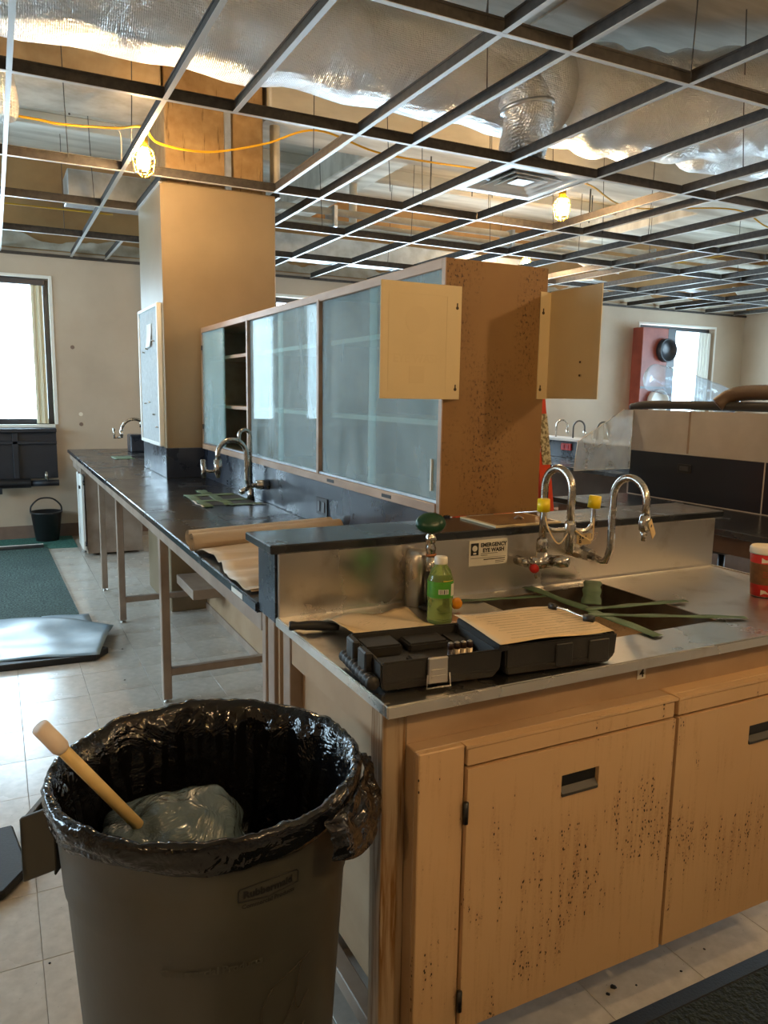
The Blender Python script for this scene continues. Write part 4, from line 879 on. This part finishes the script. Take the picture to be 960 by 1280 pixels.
# far under-bench cabinet
uc = thing('under_bench_cabinet', 'grey-brown low cabinet with its door ajar under far end of bench', 'cabinet', (.9, 7.4, 0))
bx('body', (.675, 1.15, 7.10, 7.78, .02, .80), MAT['frame_metal'], uc, .004)
d = bx('door', (.640, .662, 7.06, 7.46, .06, .72), MAT['whitepaper'], uc, .003); bx('top_rail', (.640, .80, 7.06, 7.78, .74, .80), MAT['frame_metal'], uc, .002)
bx('handle', (.630, .641, 7.14, 7.20, .60, .625), MAT['black_plastic'], d); 
for z in (.12, .66): tb('hinge', [(.662, 7.06, z-.02), (.662, 7.06, z+.02)], .008, MAT['black_plastic'], d, 6)
bx('foot', (.645, .665, 7.28, 7.32, 0, .06), MAT['white_metal'], uc)

# ------------------------------------------------------------------ glass-front upper cabinet
uc = thing('glass_cabinet', 'long glass-fronted cupboard with sliding panes above the dark bench', 'cabinet', (1.4, 3.5, 1.09))
UX0, UX1, UY0, UY1, UZ0, UZ1 = 1.212, 1.588, 2.0, 5.02, 1.091, 1.858
bx('end_panel', (UX0, UX1, UY0, UY0+.02, 1.0835, UZ1), MAT['panel'], uc, .001)
bx('end_edge', (UX0-.004, UX0, UY0, UY0+.02, 1.0835, UZ1), MAT['wood'], uc)
bx('end_panel', (UX0, UX1, UY1-.022, UY1-.002, UZ0, UZ1), MAT['wood'], uc)
bx('top_board', (UX0+.02, UX1, UY0+.02, UY1-.022, UZ1-.02, UZ1), MAT['wood'], uc)
bx('bottom_board', (UX0+.02, UX1, UY0+.02, UY1-.022, UZ0, UZ0+.02), MAT['wood'], uc)
bx('back_board', (UX1-.012, UX1, UY0+.02, UY1-.022, UZ0+.02, UZ1-.02), MAT['wood_dark'], uc)
bx('top_rail', (UX0-.004, UX0+.02, UY0+.02, UY1-.022, UZ1-.03, UZ1+.002), MAT['wood'], uc, .002)
bx('bottom_rail', (UX0-.008, UX0+.02, UY0+.02, UY1-.022, UZ0, UZ0+.032), MAT['wood'], uc, .002)
bx('track', (UX0-.002, UX0+.018, UY0+.02, UY1-.022, UZ0+.033, UZ0+.042), MAT['galv'], uc)
DV = [UY0+.02, 3.0, 4.0, UY1-.022]
for y in DV[1:3]: bx('divider', (UX0-.006, UX1-.012, y-.012, y+.012, UZ0+.02, UZ1-.02), MAT['wood'], uc, .002)
for k in range(3):
    a, b = DV[k]+(.012 if k else 0), DV[k+1]-(.012 if k < 2 else 0); m_ = (a+b)/2
    for z in (1.36, 1.655): bx('shelf', (UX0+.05, UX1-.012, a, b, z, z+.018), MAT['wood'], uc)
    za, zb_ = UZ0+.042, UZ1-.03
    if k < 2:
        bx('glass_pane', (UX0+.002, UX0+.007, a, m_+.02, za, zb_), MAT['glass'], uc); bx('glass_pane', (UX0+.011, UX0+.016, m_-.02, b, za, zb_), MAT['glass'], uc)
    else:
        bx('glass_pane', (UX0+.002, UX0+.007, m_-.01, b, za, zb_), MAT['glass'], uc); bx('glass_pane', (UX0+.011, UX0+.016, m_+.0, b-.01, za, zb_), MAT['glass'], uc)
for (y, z) in ((2.35, UZ0+.016), (2.85, UZ0+.016)): bx('rail_label', (UX0-.0095, UX0-.008, y-.035, y+.035, z-.006, z+.006), MAT['print'], uc)
bx('pull', (UX0-.006, UX0+.001, 2.05, 2.058, 1.16, 1.26), MAT['cap_white'], uc)
for z in (1.22, 1.72): bx('lock', (UX0-.006, UX0, 4.985, 4.995, z, z+.03), MAT['black_plastic'], uc)
# flag signs on the end panel
def keyholes(par, pts, ax):
    for (x, y, z) in pts:
        bm = bmesh.new()
        if ax == 'Y': lathe(bm, [(.005, -.0006), (.005, .0)], (x, y, z), 12, 'Y'); box(bm, x-.0022, x+.0022, y-.0006, y, z, z+.014)
        obj('keyhole', bm, MAT['keyhole'], par)
sb = thing('notice_board', 'blank yellowed notice plate sticking out left of the end panel', 'sign', (1.12, 1.99, 1.44))
a_, b__ = Vector((1.253, 1.985, 0)), Vector((.985, 1.975, 0))
bm = bmesh.new(); box(bm, .985, 1.253, 1.976, 1.979, 1.445, 1.775); obj('plate', bm, MAT['board'], sb, False, .0008)
for d in ((1.01, 1.205, 1.9752, 1.9759, 1.742, 1.744), (1.01, 1.205, 1.9752, 1.9759, 1.57, 1.572), (1.01, 1.012, 1.9752, 1.9759, 1.465, 1.742), (1.203, 1.205, 1.9752, 1.9759, 1.465, 1.742)): bx('faded_line', d, MAT['ghost'], sb)
bm = bmesh.new(); lathe(bm, [(.04, 0), (.04, .0005)], (1.105, 1.9755, 1.67), 24, 'Y'); obj('faded_mark', bm, MAT['ghost'], sb)
bx('faded_mark', (1.08, 1.13, 1.9752, 1.9759, 1.49, 1.54), MAT['ghost'], sb)
text('faded_lettering', 'EYE WASH', .034, MAT['ghost'], sb, lambda x, y: (1.107+x, 1.9754, 1.555+y-.005), .001, 'CENTER')
keyholes(sb, [(1.238, 1.976, 1.712), (1.238, 1.976, 1.475)], 'Y')
bx('standoff', (1.214, 1.253, 1.979, 2.0, 1.50, 1.72), MAT['board'], sb)
sb = thing('notice_board', 'blank yellowed flag plate projecting forward right of the end panel', 'sign', (1.58, 1.99, 1.45))
bx('flange', (1.560, 1.600, 1.9965, 1.9995, 1.450, 1.785), MAT['board'], sb)
bm = bmesh.new(); bmv = []
def fl_(u, v): return (1.600-.012*u+.014*math.sin(u*2.2)*u, 1.998-.235*u, 1.452+.335*v)
A = [[bm.verts.new(fl_(i/8, j)) for j in (0, 1)] for i in range(9)]; A2 = [[bm.verts.new(Vector(fl_(i/8, j))+Vector((.003, 0, 0))) for j in (0, 1)] for i in range(9)]
for i in range(8):
    bm.faces.new((A[i][0], A[i+1][0], A[i+1][1], A[i][1])); bm.faces.new((A2[i][0], A2[i][1], A2[i+1][1], A2[i+1][0])); bm.faces.new((A[i][1], A[i+1][1], A2[i+1][1], A2[i][1])); bm.faces.new((A[i][0], A2[i][0], A2[i+1][0], A[i+1][0]))
bm.faces.new((A[8][0], A2[8][0], A2[8][1], A[8][1])); bm.faces.new((A[0][0], A[0][1], A2[0][1], A2[0][0]))
obj('plate', bm, MAT['board'], sb)
keyholes(sb, [(1.572, 1.9964, 1.72), (1.572, 1.9964, 1.48)], 'Y')
for z in (1.52, 1.56): bx('rivet', (1.5905, 1.5925, 1.832, 1.838, z, z+.006), MAT['keyhole'], sb)

# ------------------------------------------------------------------ trash bin
bcx, bcy, RH = .300, 1.246, .82
DZ = .022                                        # rim height over the moulded 0.80 profile
bn = thing('trash_bin', 'round grey plastic bin lined with a black bag', 'bin', (bcx, bcy, 0))
def rb(z): return .200+(.247-.200)*z/.79
bm = bmesh.new(); lathe(bm, [(.19, 0), (.205, .01), (rb(.3), .3), (rb(.62), .62), (rb(.62)+.004, .628), (rb(.70)+.004, .70), (rb(.79)+.004, .765), (.256, .77), (.256, .785), (.246, .785), (.238, .70), (rb(.3)-.006, .3), (.195, .02), (.0, .02)], (bcx, bcy, 0), 64, capt=False, fn=lambda r, z, a, j: (r, z+(DZ if z > .25 else 0))); obj('body', bm, MAT['bin'], bn, True)
def lf_(r, z, a, j):
    ca_, sa_ = math.cos(a), math.sin(a); n_ = lambda f, s_, o: noise.noise(Vector((ca_*f, sa_*f, s_+o)))
    if j < 7:                                   # outer skirt: slack horizontal folds
        k = .004*n_(2.5, z*140, 0)+.003*n_(6, z*60, 4); dz = .010*n_(2.2, 0, 5)*(1-j/9)+.003*n_(9, j*.3, 2)
        fr = sa_*.004*(1-j/7)
        return (r+k, z+dz-fr+DZ)
    if j < 11:                                  # gathered rim
        return (r+.004*n_(9, j*.5, 7)+.002*n_(24, j, 3), z+.005*n_(5, j*.4, 1)+.0035*n_(22, j*.3, 8)+DZ)
    crease = 1-abs(n_(5.5, z*3, 11))*2.2        # hanging pleats inside
    return (r-.010*max(-.5, crease)+.006*n_(13, z*9, 3), z+.004*n_(4, j, 0)+DZ)
prof = [(.257, .752), (.261, .757), (.2625, .762), (.263, .768), (.2645, .774), (.2655, .782), (.266, .791), (.265, .800), (.260, .806), (.252, .805), (.245, .795), (.234, .77), (.229, .74), (.224, .70), (.220, .66), (.214, .62), (.206, .58), (.19, .54), (.10, .51), (.01, .50)]
bm = bmesh.new(); lathe(bm, prof, (bcx, bcy, 0), 220, capb=False, capt=False, fn=lf_); obj('liner_bag', bm, MAT['liner'], bn, True)
for s, m_, nm in ((-1, MAT['bin'], 'handle'), (1, MAT['bin'], 'handle')):
    d = Vector((.89*s, -.453*s, 0)); pdir = Vector((-d.y, d.x, 0)); c0 = Vector((bcx, bcy, 0))+d*.246
    if s == -1: d = (d+pdir*.15).normalized(); 
    bm = bmesh.new()
    def bar(p, q, hw, zt, zb_):
        pass
    P0 = c0; out = .05 if s == -1 else .014; zl_ = 0 if s == -1 else .055
    def V(a, b, z): 
        q = P0+d*a+pdir*b; return (q.x, q.y, z)
    def hexa(a0, a1, b0, b1, z0, z1, sl=0):
        vs = [bm.verts.new(V(a, b, z-(sl*(a-a0)))) for a in (a0, a1) for b in (b0, b1) for z in (z0, z1)]
        for f in ((0,1,3,2), (4,6,7,5), (0,4,5,1), (2,3,7,6), (0,2,6,4), (1,5,7,3)): bm.faces.new([vs[i] for i in f])
    hexa(-.005, out, -.075, -.066, .660+zl_, .775, .35); hexa(-.005, out, .066, .075, .660+zl_, .775, .35)
    hexa(out-.012, out, -.075, .075, .648+zl_, .752); hexa(-.004, .0, -.075, .075, .650+zl_, .775)
    hn = obj('handle', bm, MAT['bin'], bn, False, .003)
    if s == 1:
        bm = bmesh.new()
        def wf(u, v):
            th = math.radians(-64+56*v); k = noise.noise(Vector((u*3, v*5, 2)))*.014+noise.noise(Vector((u*8, v*14, 7)))*.007
            drop = .105*(.55+.45*math.sin(v*PI))*(1-.25*v)
            r = .268+.020*math.sin(min(1, u*1.3)*PI/2)+.014*v*u+k*.7
            return (bcx+r*math.cos(th), bcy+r*math.sin(th), .808-drop*u+k*.6)
        sheet(bm, wf, 18, 22, .0012); obj('bag_fold', bm, MAT['liner'], hn, True)
def onbin(a0, z0, extra=.0045):
    def f(x, y):
        z = z0+y; r = rb(z-DZ)+extra+.0014; a = a0+x/.25; return (bcx+r*math.cos(a), bcy+r*math.sin(a), z)
    return f
a0 = math.radians(-94)
text('logo_lettering', 'Rubbermaid', .0165, MAT['print'], bn, lambda x, y: onbin(a0, .722)(x-.0+.004, y), .0007)
text('logo_lettering', 'Commercial Products', .0098, MAT['print'], bn, lambda x, y: onbin(a0, .705)(x+.002, y), .0003)
def wire_on(name, pts, r, mat, par):
    return tb(name, pts, r, mat, par, 5)
bf = onbin(a0, .716)
wire_on('logo_border', [bf(x, y) for x, y in ((-.003, .001), (-.003, .018), (.0, .022), (.045, .026), (.093, .022), (.096, .018), (.096, .001), (.045, -.002), (-.003, .001))], .0009, MAT['print'], bn)
sf = onbin(math.radians(-88), .0, .0)
S = lambda pts: [onbin(math.radians(-90), .0, .0025)(x, z) for x, z in pts]
wire_on('scribble', bez(S([(.035, .545), (.075, .560), (.115, .570)]), 6), .0008, MAT['scribble'], bn)
wire_on('scribble', bez(S([(.038, .545), (.020, .515), (.025, .475), (.045, .455), (.075, .49), (.090, .53), (.095, .568)]), 6), .0008, MAT['scribble'], bn)
wire_on('scribble', bez(S([(.090, .54), (.085, .50), (.095, .48), (.115, .50)]), 6), .0008, MAT['scribble'], bn)
wire_on('scribble', bez(S([(.06, .43), (.09, .437), (.11, .445)]), 6), .0008, MAT['scribble'], bn)
text('moulded_lettering', 'Commercial Products', .018, MAT['bin'], bn, lambda x, y: onbin(math.radians(-122), .60, .001)(x, y), .0004)
# things in the bin
bm = bmesh.new(); bmesh.ops.create_icosphere(bm, subdivisions=5, radius=1)
for v in bm.verts:
    n0 = v.co.copy(); k = 1+.22*noise.noise(n0*1.7)+.10*noise.noise(n0*4)+.08*abs(noise.noise(n0*2.5+Vector((4, 2, 1))))
    v.co = Vector((bcx-.055+n0.x*.135*k, bcy+.03+n0.y*.12*k, .655+n0.z*.095*k))
tag(obj('plastic_film', bm, MAT['film'], None, True), 'crumpled grey plastic film bag stuffed inside the bin', 'plastic bag')
pl = thing('pole', 'cream pole with taped end leaning out of the bin', 'pole', (.20, 1.28, .66))
pa, pb_ = Vector((.215, 1.262, .675)), Vector((.036, 1.19, .957)); dd = (pb_-pa).normalized()
tb('shaft', [pa, pb_-dd*.02], .0098, MAT['pole'], pl, 18)
tb('taped_end', [pb_-dd*.055, pb_-dd*.05, pb_], [.0115, .0135, .0135], MAT['tapewrap'], pl, 18)

# ------------------------------------------------------------------ floor mats and things on the floor
mt = thing('floor_mat', 'dark green turf mat on the floor toward the window', 'mat', (0, 6.5, 0))
prism_ = BM(lambda b: prism(b, [(-1.2, 7.55), (.375, 7.60), (.425, 5.23), (.41, 4.9), (-1.2, 4.9)], 'Z', .0005, .012)); obj('turf', prism_, MAT['turf'], mt)
bx('border_strip', (-1.2, .345, 7.62, 7.72, .001, .02), MAT['rubber'], mt, .004); bx('white_edge', (-1.2, .345, 7.72, 7.76, .001, .022), MAT['white_metal'], mt)
tag(obj('floor_mat', BM(lambda b: prism(b, [(-1.2, 7.8), (.63, 7.55), (.63, 8.18), (-1.2, 8.18)], 'Z', .0005, .006)), MAT['greenfloor']), 'bright green floor covering under the bucket', 'mat')
fs = thing('folded_sheet', 'pale blue plastic sheet draped over a dark mat edge', 'sheet', (.2, 4.7, 0))
def shf(u, v):
    x = -.9+1.48*u-.14*v*max(0, (u-.7)/.3); y = 5.36-.58*u*u-.02*u-(.97-.45*u*u)*v
    z = .040+.028*math.sin(u*6+v*3)**2*(1-v)+.03*(1-v)*v+.012*noise.noise(Vector((u*5, v*4, 1)))
    return (x, y, z)
bm = bmesh.new(); sheet(bm, shf, 40, 20, .002); obj('sheet', bm, MAT['bluefilm'], fs, True)
bm = bmesh.new(); sheet(bm, lambda u, v: (.20+.28*u, 5.22-.34*v-.05*u, .016+.003*math.sin(u*6)), 6, 6, .002); obj('under_layer', bm, MAT['bluefilm'], fs, True)
obj('mat_edge', BM(lambda b: prism(b, [(-.9, 4.325), (.42, 4.255), (.50, 4.36), (.42, 4.45), (-.9, 4.5)], 'Z', .001, .036)), MAT['rubber'], fs, False, .004)
o = obj('foam_mat', BM(lambda b: prism(b, [(-.45, 2.62), (-.02, 2.64), (.018, 2.37), (-.05, 2.27), (-.45, 2.17)], 'Z', .001, .03)), MAT['rubber'], None, False, .006); tag(o, 'thick black rubber mat corner at the left edge', 'mat')
mt = thing('floor_mat', 'dark turf mat with black rubber border before the cabinets', 'mat', (1.6, .9, 0))
bx('turf', (.2, 2.7, -.2, 1.125, .0008, .012), MAT['turf2'], mt); bx('border', (.2, 2.7, 1.126, 1.168, .0008, .012), MAT['rubber'], mt, .003)
for k, (x, y, s) in enumerate(((1.304, 1.256, .009), (1.275, 1.244, .006), (1.5, 1.22, .004), (1.36, 1.235, .004), (1.62, 1.25, .004), (.36, 3.2, .006), (.52, 3.9, .006), (.72, 3.3, .006), (.05, 1.95, .004), (.58, 4.4, .006))):
    bm = bmesh.new(); bmesh.ops.create_icosphere(bm, subdivisions=1, radius=s)
    for v in bm.verts: v.co = Vector((v.co.x*random.uniform(.7, 1.3), v.co.y*random.uniform(.7, 1.2), max(0, v.co.z*.6))); v.co += Vector((x, y, .0005))
    tag(obj('floor_debris', bm, MAT['debris']), 'dark speck of debris on the tile floor', 'debris', 'debris specks on the floor')
bk = thing('bucket', 'small black bucket with arched handle against the far wall', 'bucket', (.40, 8.02, 0))
bc2 = (.40, 8.02, 0)
bm = bmesh.new(); lathe(bm, [(.10, .002), (.105, .006), (.138, .27), (.145, .275), (.145, .29), (.134, .29), (.10, .02), (.0, .02)], bc2, 32, capt=False); obj('body', bm, MAT['black_plastic'], bk, True)
tb('handle', bez([(.262, 8.02, .27), (.268, 8.02, .34), (.33, 8.02, .405), (.40, 8.02, .42), (.47, 8.02, .405), (.532, 8.02, .34), (.538, 8.02, .27)], 5), .008, MAT['black_plastic'], bk, 8)
rd = thing('radiator', 'black fin radiator cabinet with a pipe below the left window', 'radiator', (-.4, 8.1, .5))
bx('casing', (-2.3, .53, 8.12, 8.195, .60, 1.088), MAT['radiator'], rd, .004)
bx('top_ledge', (-2.3, .53, 8.05, 8.12, 1.05, 1.085), MAT['radiator'], rd, .004)
for x in (-1.6, -.72, .14): bx('rib', (x, x+.045, 8.085, 8.12, .60, 1.05), MAT['radiator'], rd, .003)
bx('shelf', (-2.3, .53, 8.085, 8.12, .935, .965), MAT['radiator'], rd, .003)
tb('pipe', [(-2.3, 8.05, .565), (.28, 8.05, .565)], .045, MAT['radiator'], rd, 12); tb('pipe', [(.28, 8.05, .56), (.53, 8.05, .56)], .03, MAT['radiator'], rd, 12)
tb('valve', [(.42, 8.05, .59), (.42, 8.05, .67)], [.02, .012], MAT['chrome'], rd, 8); bx('bracket', (-.03, .03, 8.02, 8.08, .47, .53), MAT['radiator'], rd)
for k, (x, z) in enumerate(((.72, 1.87), (.77, 1.22), (.77, 1.12))):
    bm = bmesh.new(); lathe(bm, [(.02, 0), (.02, .003)], (x, YW-.003, z), 8, 'Y'); obj('patch_mark', bm, MAT['cap_white'] if k == 1 else MAT['base_rubber'], wb)

# ------------------------------------------------------------------ right hand side: second bench with acrylic guard
X2 = 3.345
b2 = thing('side_bench', 'black topped bench with tall dark splash at right', 'bench', (3.1, 2.2, 0))
bx('worktop', (2.80, X2, .6, 3.40, B-.03, B), MAT['epoxy'], b2, .003); bx('splash', (X2, X2+.03, .6, 3.375, B, 1.158), MAT['navy'], b2, .002)
bx('apron', (2.83, 2.845, .65, 3.38, .79, B-.031), MAT['dark_wood'], b2)
bx('white_rail', (X2-.002, X2+.032, .6, 3.375, 1.158, 1.164), MAT['greypanel'], b2)
bx('joint', (X2-.0015, X2, 2.475, 2.482, B, 1.158), MAT['greypanel'], b2); bx('joint', (X2-.004, X2, .6, 3.375, B, B+.004), MAT['greypanel'], b2)
for (x, y) in ((2.84, .7), (2.84, 3.30), (X2-.05, 3.30), (X2-.05, .7)): bx('leg', (x, x+.045, y, y+.045, 0, B-.031), MAT['frame_metal'], b2)
hd = thing('acrylic_guard', 'clear scuffed acrylic end guard beside the grey splash panel', 'guard', (3.1, 3.37, 1.04))
obj('end_sheet', BM(lambda b: prism(b, [(2.923, 1.048), (2.941, 1.211), (3.276, 1.393), (3.345, 1.393), (3.345, 1.048)], 'Y', 3.37, 3.376)), MAT['acrylic'], hd)
tb('edge', [(2.923, 3.373, 1.048), (3.345, 3.373, 1.048)], .003, MAT['white_metal'], hd, 6); tb('edge', [(2.923, 3.373, 1.048), (2.941, 3.373, 1.211), (3.276, 3.373, 1.393)], .003, MAT['white_metal'], hd, 6)
bx('back_panel', (X2+.002, X2+.02, .6, 3.372, 1.165, 1.395), MAT['greypanel'], hd)
tb('edge', [(3.345, 3.373, 1.048), (3.345, 3.373, 1.393)], .003, MAT['white_metal'], hd, 6)
for y in (2.95, 2.2): bx('seam', (X2-.0, X2+.0025, y, y+.012, 1.165, 1.395), MAT['frame_metal'], hd)
o_ = thing('wall_outlet', 'black outlet on the right hand dark splash', 'outlet', (X2, 2.96, 1.085)); bx('plate', (X2-.006, X2, 2.92, 3.01, 1.06, 1.108), MAT['black_plastic'], o_, .002); bx('socket', (X2-.009, X2-.006, 2.935, 2.995, 1.072, 1.096), M('outlet_face_dark', (.05, .05, .055), .4), o_, .001)
tag(tb('foam_pipe', bez([(3.38, 3.42, 1.40), (3.385, 3.3, 1.425), (3.39, 3.0, 1.427), (3.39, 2.2, 1.425), (3.39, .7, 1.425)], 8), [.012]+[.024]*40, MAT['foam'], None, 12) if False else tb('foam_pipe', bez([(3.38, 3.42, 1.405), (3.385, 3.3, 1.422), (3.39, 3.0, 1.425), (3.39, 2.2, 1.425), (3.39, .7, 1.425)], 8), .024, MAT['foam'], None, 12), 'dark foam-wrapped pipe lying on top of the grey panel', 'pipe')
p = bez([(3.36, 2.80, 1.43), (3.40, 2.76, 1.475), (3.42, 2.66, 1.495), (3.42, 2.4, 1.495), (3.42, 1.6, 1.49)], 14)
tag(tb('flex_hose', p, [.036+.004*(i % 2) for i in range(len(p))], MAT['hose'], None, 14), 'ribbed brown flexible hose end resting over the foam pipe', 'hose')
# red air machine in the far window with clear tube
am = thing('air_machine', 'red air machine with round ports standing before the far right window', 'machine', (8.25, 8.05, 0))
bx('body', (7.975, 8.46, 7.95, 8.14, .0, 2.43), MAT['machine'], am, .008); bx('side_post', (8.461, 8.62, 7.96, 8.14, .0, 2.44), MAT['wingrey'], am, .006); bx('divider', (7.98, 8.455, 7.942, 7.95, 1.60, 1.63), MAT['wingrey'], am)
for x, z, r in ((8.40, 2.13, .16), (8.30, 1.42, .17)):
    bm = bmesh.new(); lathe(bm, [(r, -.10), (r, .0), (r*.9, .0), (r*.88, -.06), (.02, -.06)], (x, 7.87, z), 28, 'Y')
    for v in bm.verts: v.co.y = 2*7.87-v.co.y+.0
    obj('port', bm, MAT['wingrey'] if z > 2 else MAT['white_metal'], am, True)
p = bez([(6.72, 6.5, 1.70), (6.95, 6.5, 1.665), (7.3, 6.5, 1.60), (7.6, 6.5, 1.53), (7.85, 6.5, 1.47), (8.0, 6.5, 1.40)], 8)
tb_ = tb('poly_tube', p, [.155+.012*noise.noise(Vector((i*.6, 1, 2))) for i in range(len(p))], MAT['poly'], None, 24); tag(tb_, 'inflated clear plastic duct tube slanting before the far right window', 'tube')
tag(bx('storage_rack', (6.4, 8.3, 6.2, 6.8, 0, 1.258), MAT['dark_wood'], None, .02), 'dark brown storage cupboard holding up the clear tube', 'cupboard')
# far island with faucets
fi = thing('far_island', 'distant lab island with white ledge and dark splash', 'bench', (5.2, 5.8, 0))
bx('body', (4.75, 5.9, 4.1, 7.4, .0, B), MAT['dark_wood'], fi, .004); bx('worktop', (4.4, 6.2, 4.05, 7.45, B-.03+.001, B+.001), MAT['epoxy'], fi, .003) if False else None
bx('splash', (4.78, 4.82, 4.1, 7.4, B, 1.06), MAT['epoxy_v'], fi, .002); bx('ledge_cap', (4.70, 4.95, 4.05, 7.45, 1.06, 1.085), MAT['greypanel'], fi, .003)
bx('worktop', (4.15, 4.78, 4.1, 7.4, B-.03, B), MAT['epoxy'], fi, .003)
for y in (4.2, 5.7, 7.2): bx('leg', (4.2, 4.25, y, y+.05, 0, B-.03), MAT['frame_metal'], fi)
bx('ledge_core', (4.82, 4.9, 4.1, 7.4, B, 1.06), MAT['greypanel'], fi)
for k, (x, y, lab) in enumerate(((4.80, 5.82, 'leftmost of the three distant gooseneck faucets'), (4.82, 5.60, 'middle one of the three distant gooseneck faucets'), (4.84, 5.30, 'rightmost of the three distant gooseneck faucets'))):
    f = thing('gooseneck_faucet', lab, 'faucet', (x, y, 1.085), 'distant gooseneck faucets on the white ledge')
    tb('spout', [(x+.0, y, 1.085), (x, y, 1.19)]+[(x+.055-.055*math.cos(a)*1, y-.03*a/PI, 1.19+.055*math.sin(a)) for a in [PI*i/10 for i in range(1, 11)]]+[(x+.11, y-.03, 1.13)], .008, MAT['wire'] if k else MAT['chrome'], f, 8)
    tb('outlet', [(x+.11, y-.03, 1.15), (x+.11, y-.03, 1.11)], [.014, .010], MAT['chrome'], f, 8)
o_ = thing('wall_outlet', 'red outlet box on the distant island splash', 'outlet', (4.78, 5.6, .95)); bx('plate', (4.765, 4.78, 5.56, 5.70, .97, 1.035), MAT['red'], o_, .003)
for y in (5.59, 5.645): bx('socket', (4.760, 4.765, y, y+.03, .985, 1.02), M('outlet_face_red', (.35, .02, .03), .4), o_)
# step ladder
ld = thing('step_ladder', 'orange-red fibreglass step ladder behind the end panel', 'ladder', (2.35, 2.9, 0))
def rail(bm, a, b, wx, wy):
    a, b = Vector(a), Vector(b)
    vs = [bm.verts.new(p+Vector((sx*wx, sy*wy, 0))) for p in (a, b) for sx, sy in ((-1,-1), (1,-1), (1,1), (-1,1))]
    bm.faces.new(vs[:4][::-1]); bm.faces.new(vs[4:])
    for i in range(4): bm.faces.new((vs[i], vs[(i+1) % 4], vs[4+(i+1) % 4], vs[4+i]))
for x0_, x1_, y0_, y1_ in ((2.50, 2.265, 2.9, 2.9), (2.05, 2.16, 2.9, 2.9), (2.5, 2.265, 3.6, 3.05), (2.05, 2.16, 3.6, 3.05)):
    bm = bmesh.new(); rail(bm, (x0_, y0_, .0), (x1_, y1_, 1.50), .034, .014); r_ = obj('rail', bm, MAT['ladder'], ld)
bm = bmesh.new(); rail(bm, (2.333, 2.884, 1.14), (2.292, 2.884, 1.38), .026, .002); obj('printed_label', bm, MAT['label_paper'], ld)
for z in (.3, .6, .9, 1.2): bx('step', (2.05+.075*z+.03, 2.50-.157*z-.03, 2.87, 2.95, z, z+.02), MAT['galv'], ld, .002)
bx('top_cap', (2.12, 2.32, 2.86, 3.09, 1.50, 1.54), MAT['ladder'], ld, .006)
for k, (d, lab) in enumerate((((3.75, 4.05, 4.3, 4.6, .0, .62), 'brown carton on the floor under the right hand bench area'), ((3.6, 3.9, 3.75, 4.0, 0, .45), 'small brown carton in front of the distant island'))):
    tag(bx('carton', d, MAT['box'], None, .004), lab, 'box')
sl = thing('stool', 'dark swivel stool base seen below the right hand bench', 'stool', (4.05, 3.25, 0))
tb('post', [(4.05, 3.25, .06), (4.05, 3.25, .50)], .022, MAT['black_plastic'], sl, 10)
bm = bmesh.new(); lathe(bm, [(.15, .52), (.17, .53), (.17, .56), (.15, .575)], (4.05, 3.25, 0), 24); obj('seat', bm, MAT['black_plastic'], sl, True)
for k in range(5):
    a = k*2*PI/5; tb('foot', [(4.05, 3.25, .09), (4.05+.24*math.cos(a), 3.25+.24*math.sin(a), .07)], [.022, .014], MAT['black_plastic'], sl, 8); bm = bmesh.new(); lathe(bm, [(.01, -.012), (.028, -.01), (.028, .01), (.01, .012)], (4.05+.24*math.cos(a), 3.25+.24*math.sin(a), .030), 14, 'X'); obj('caster', bm, MAT['black_plastic'], sl, True)
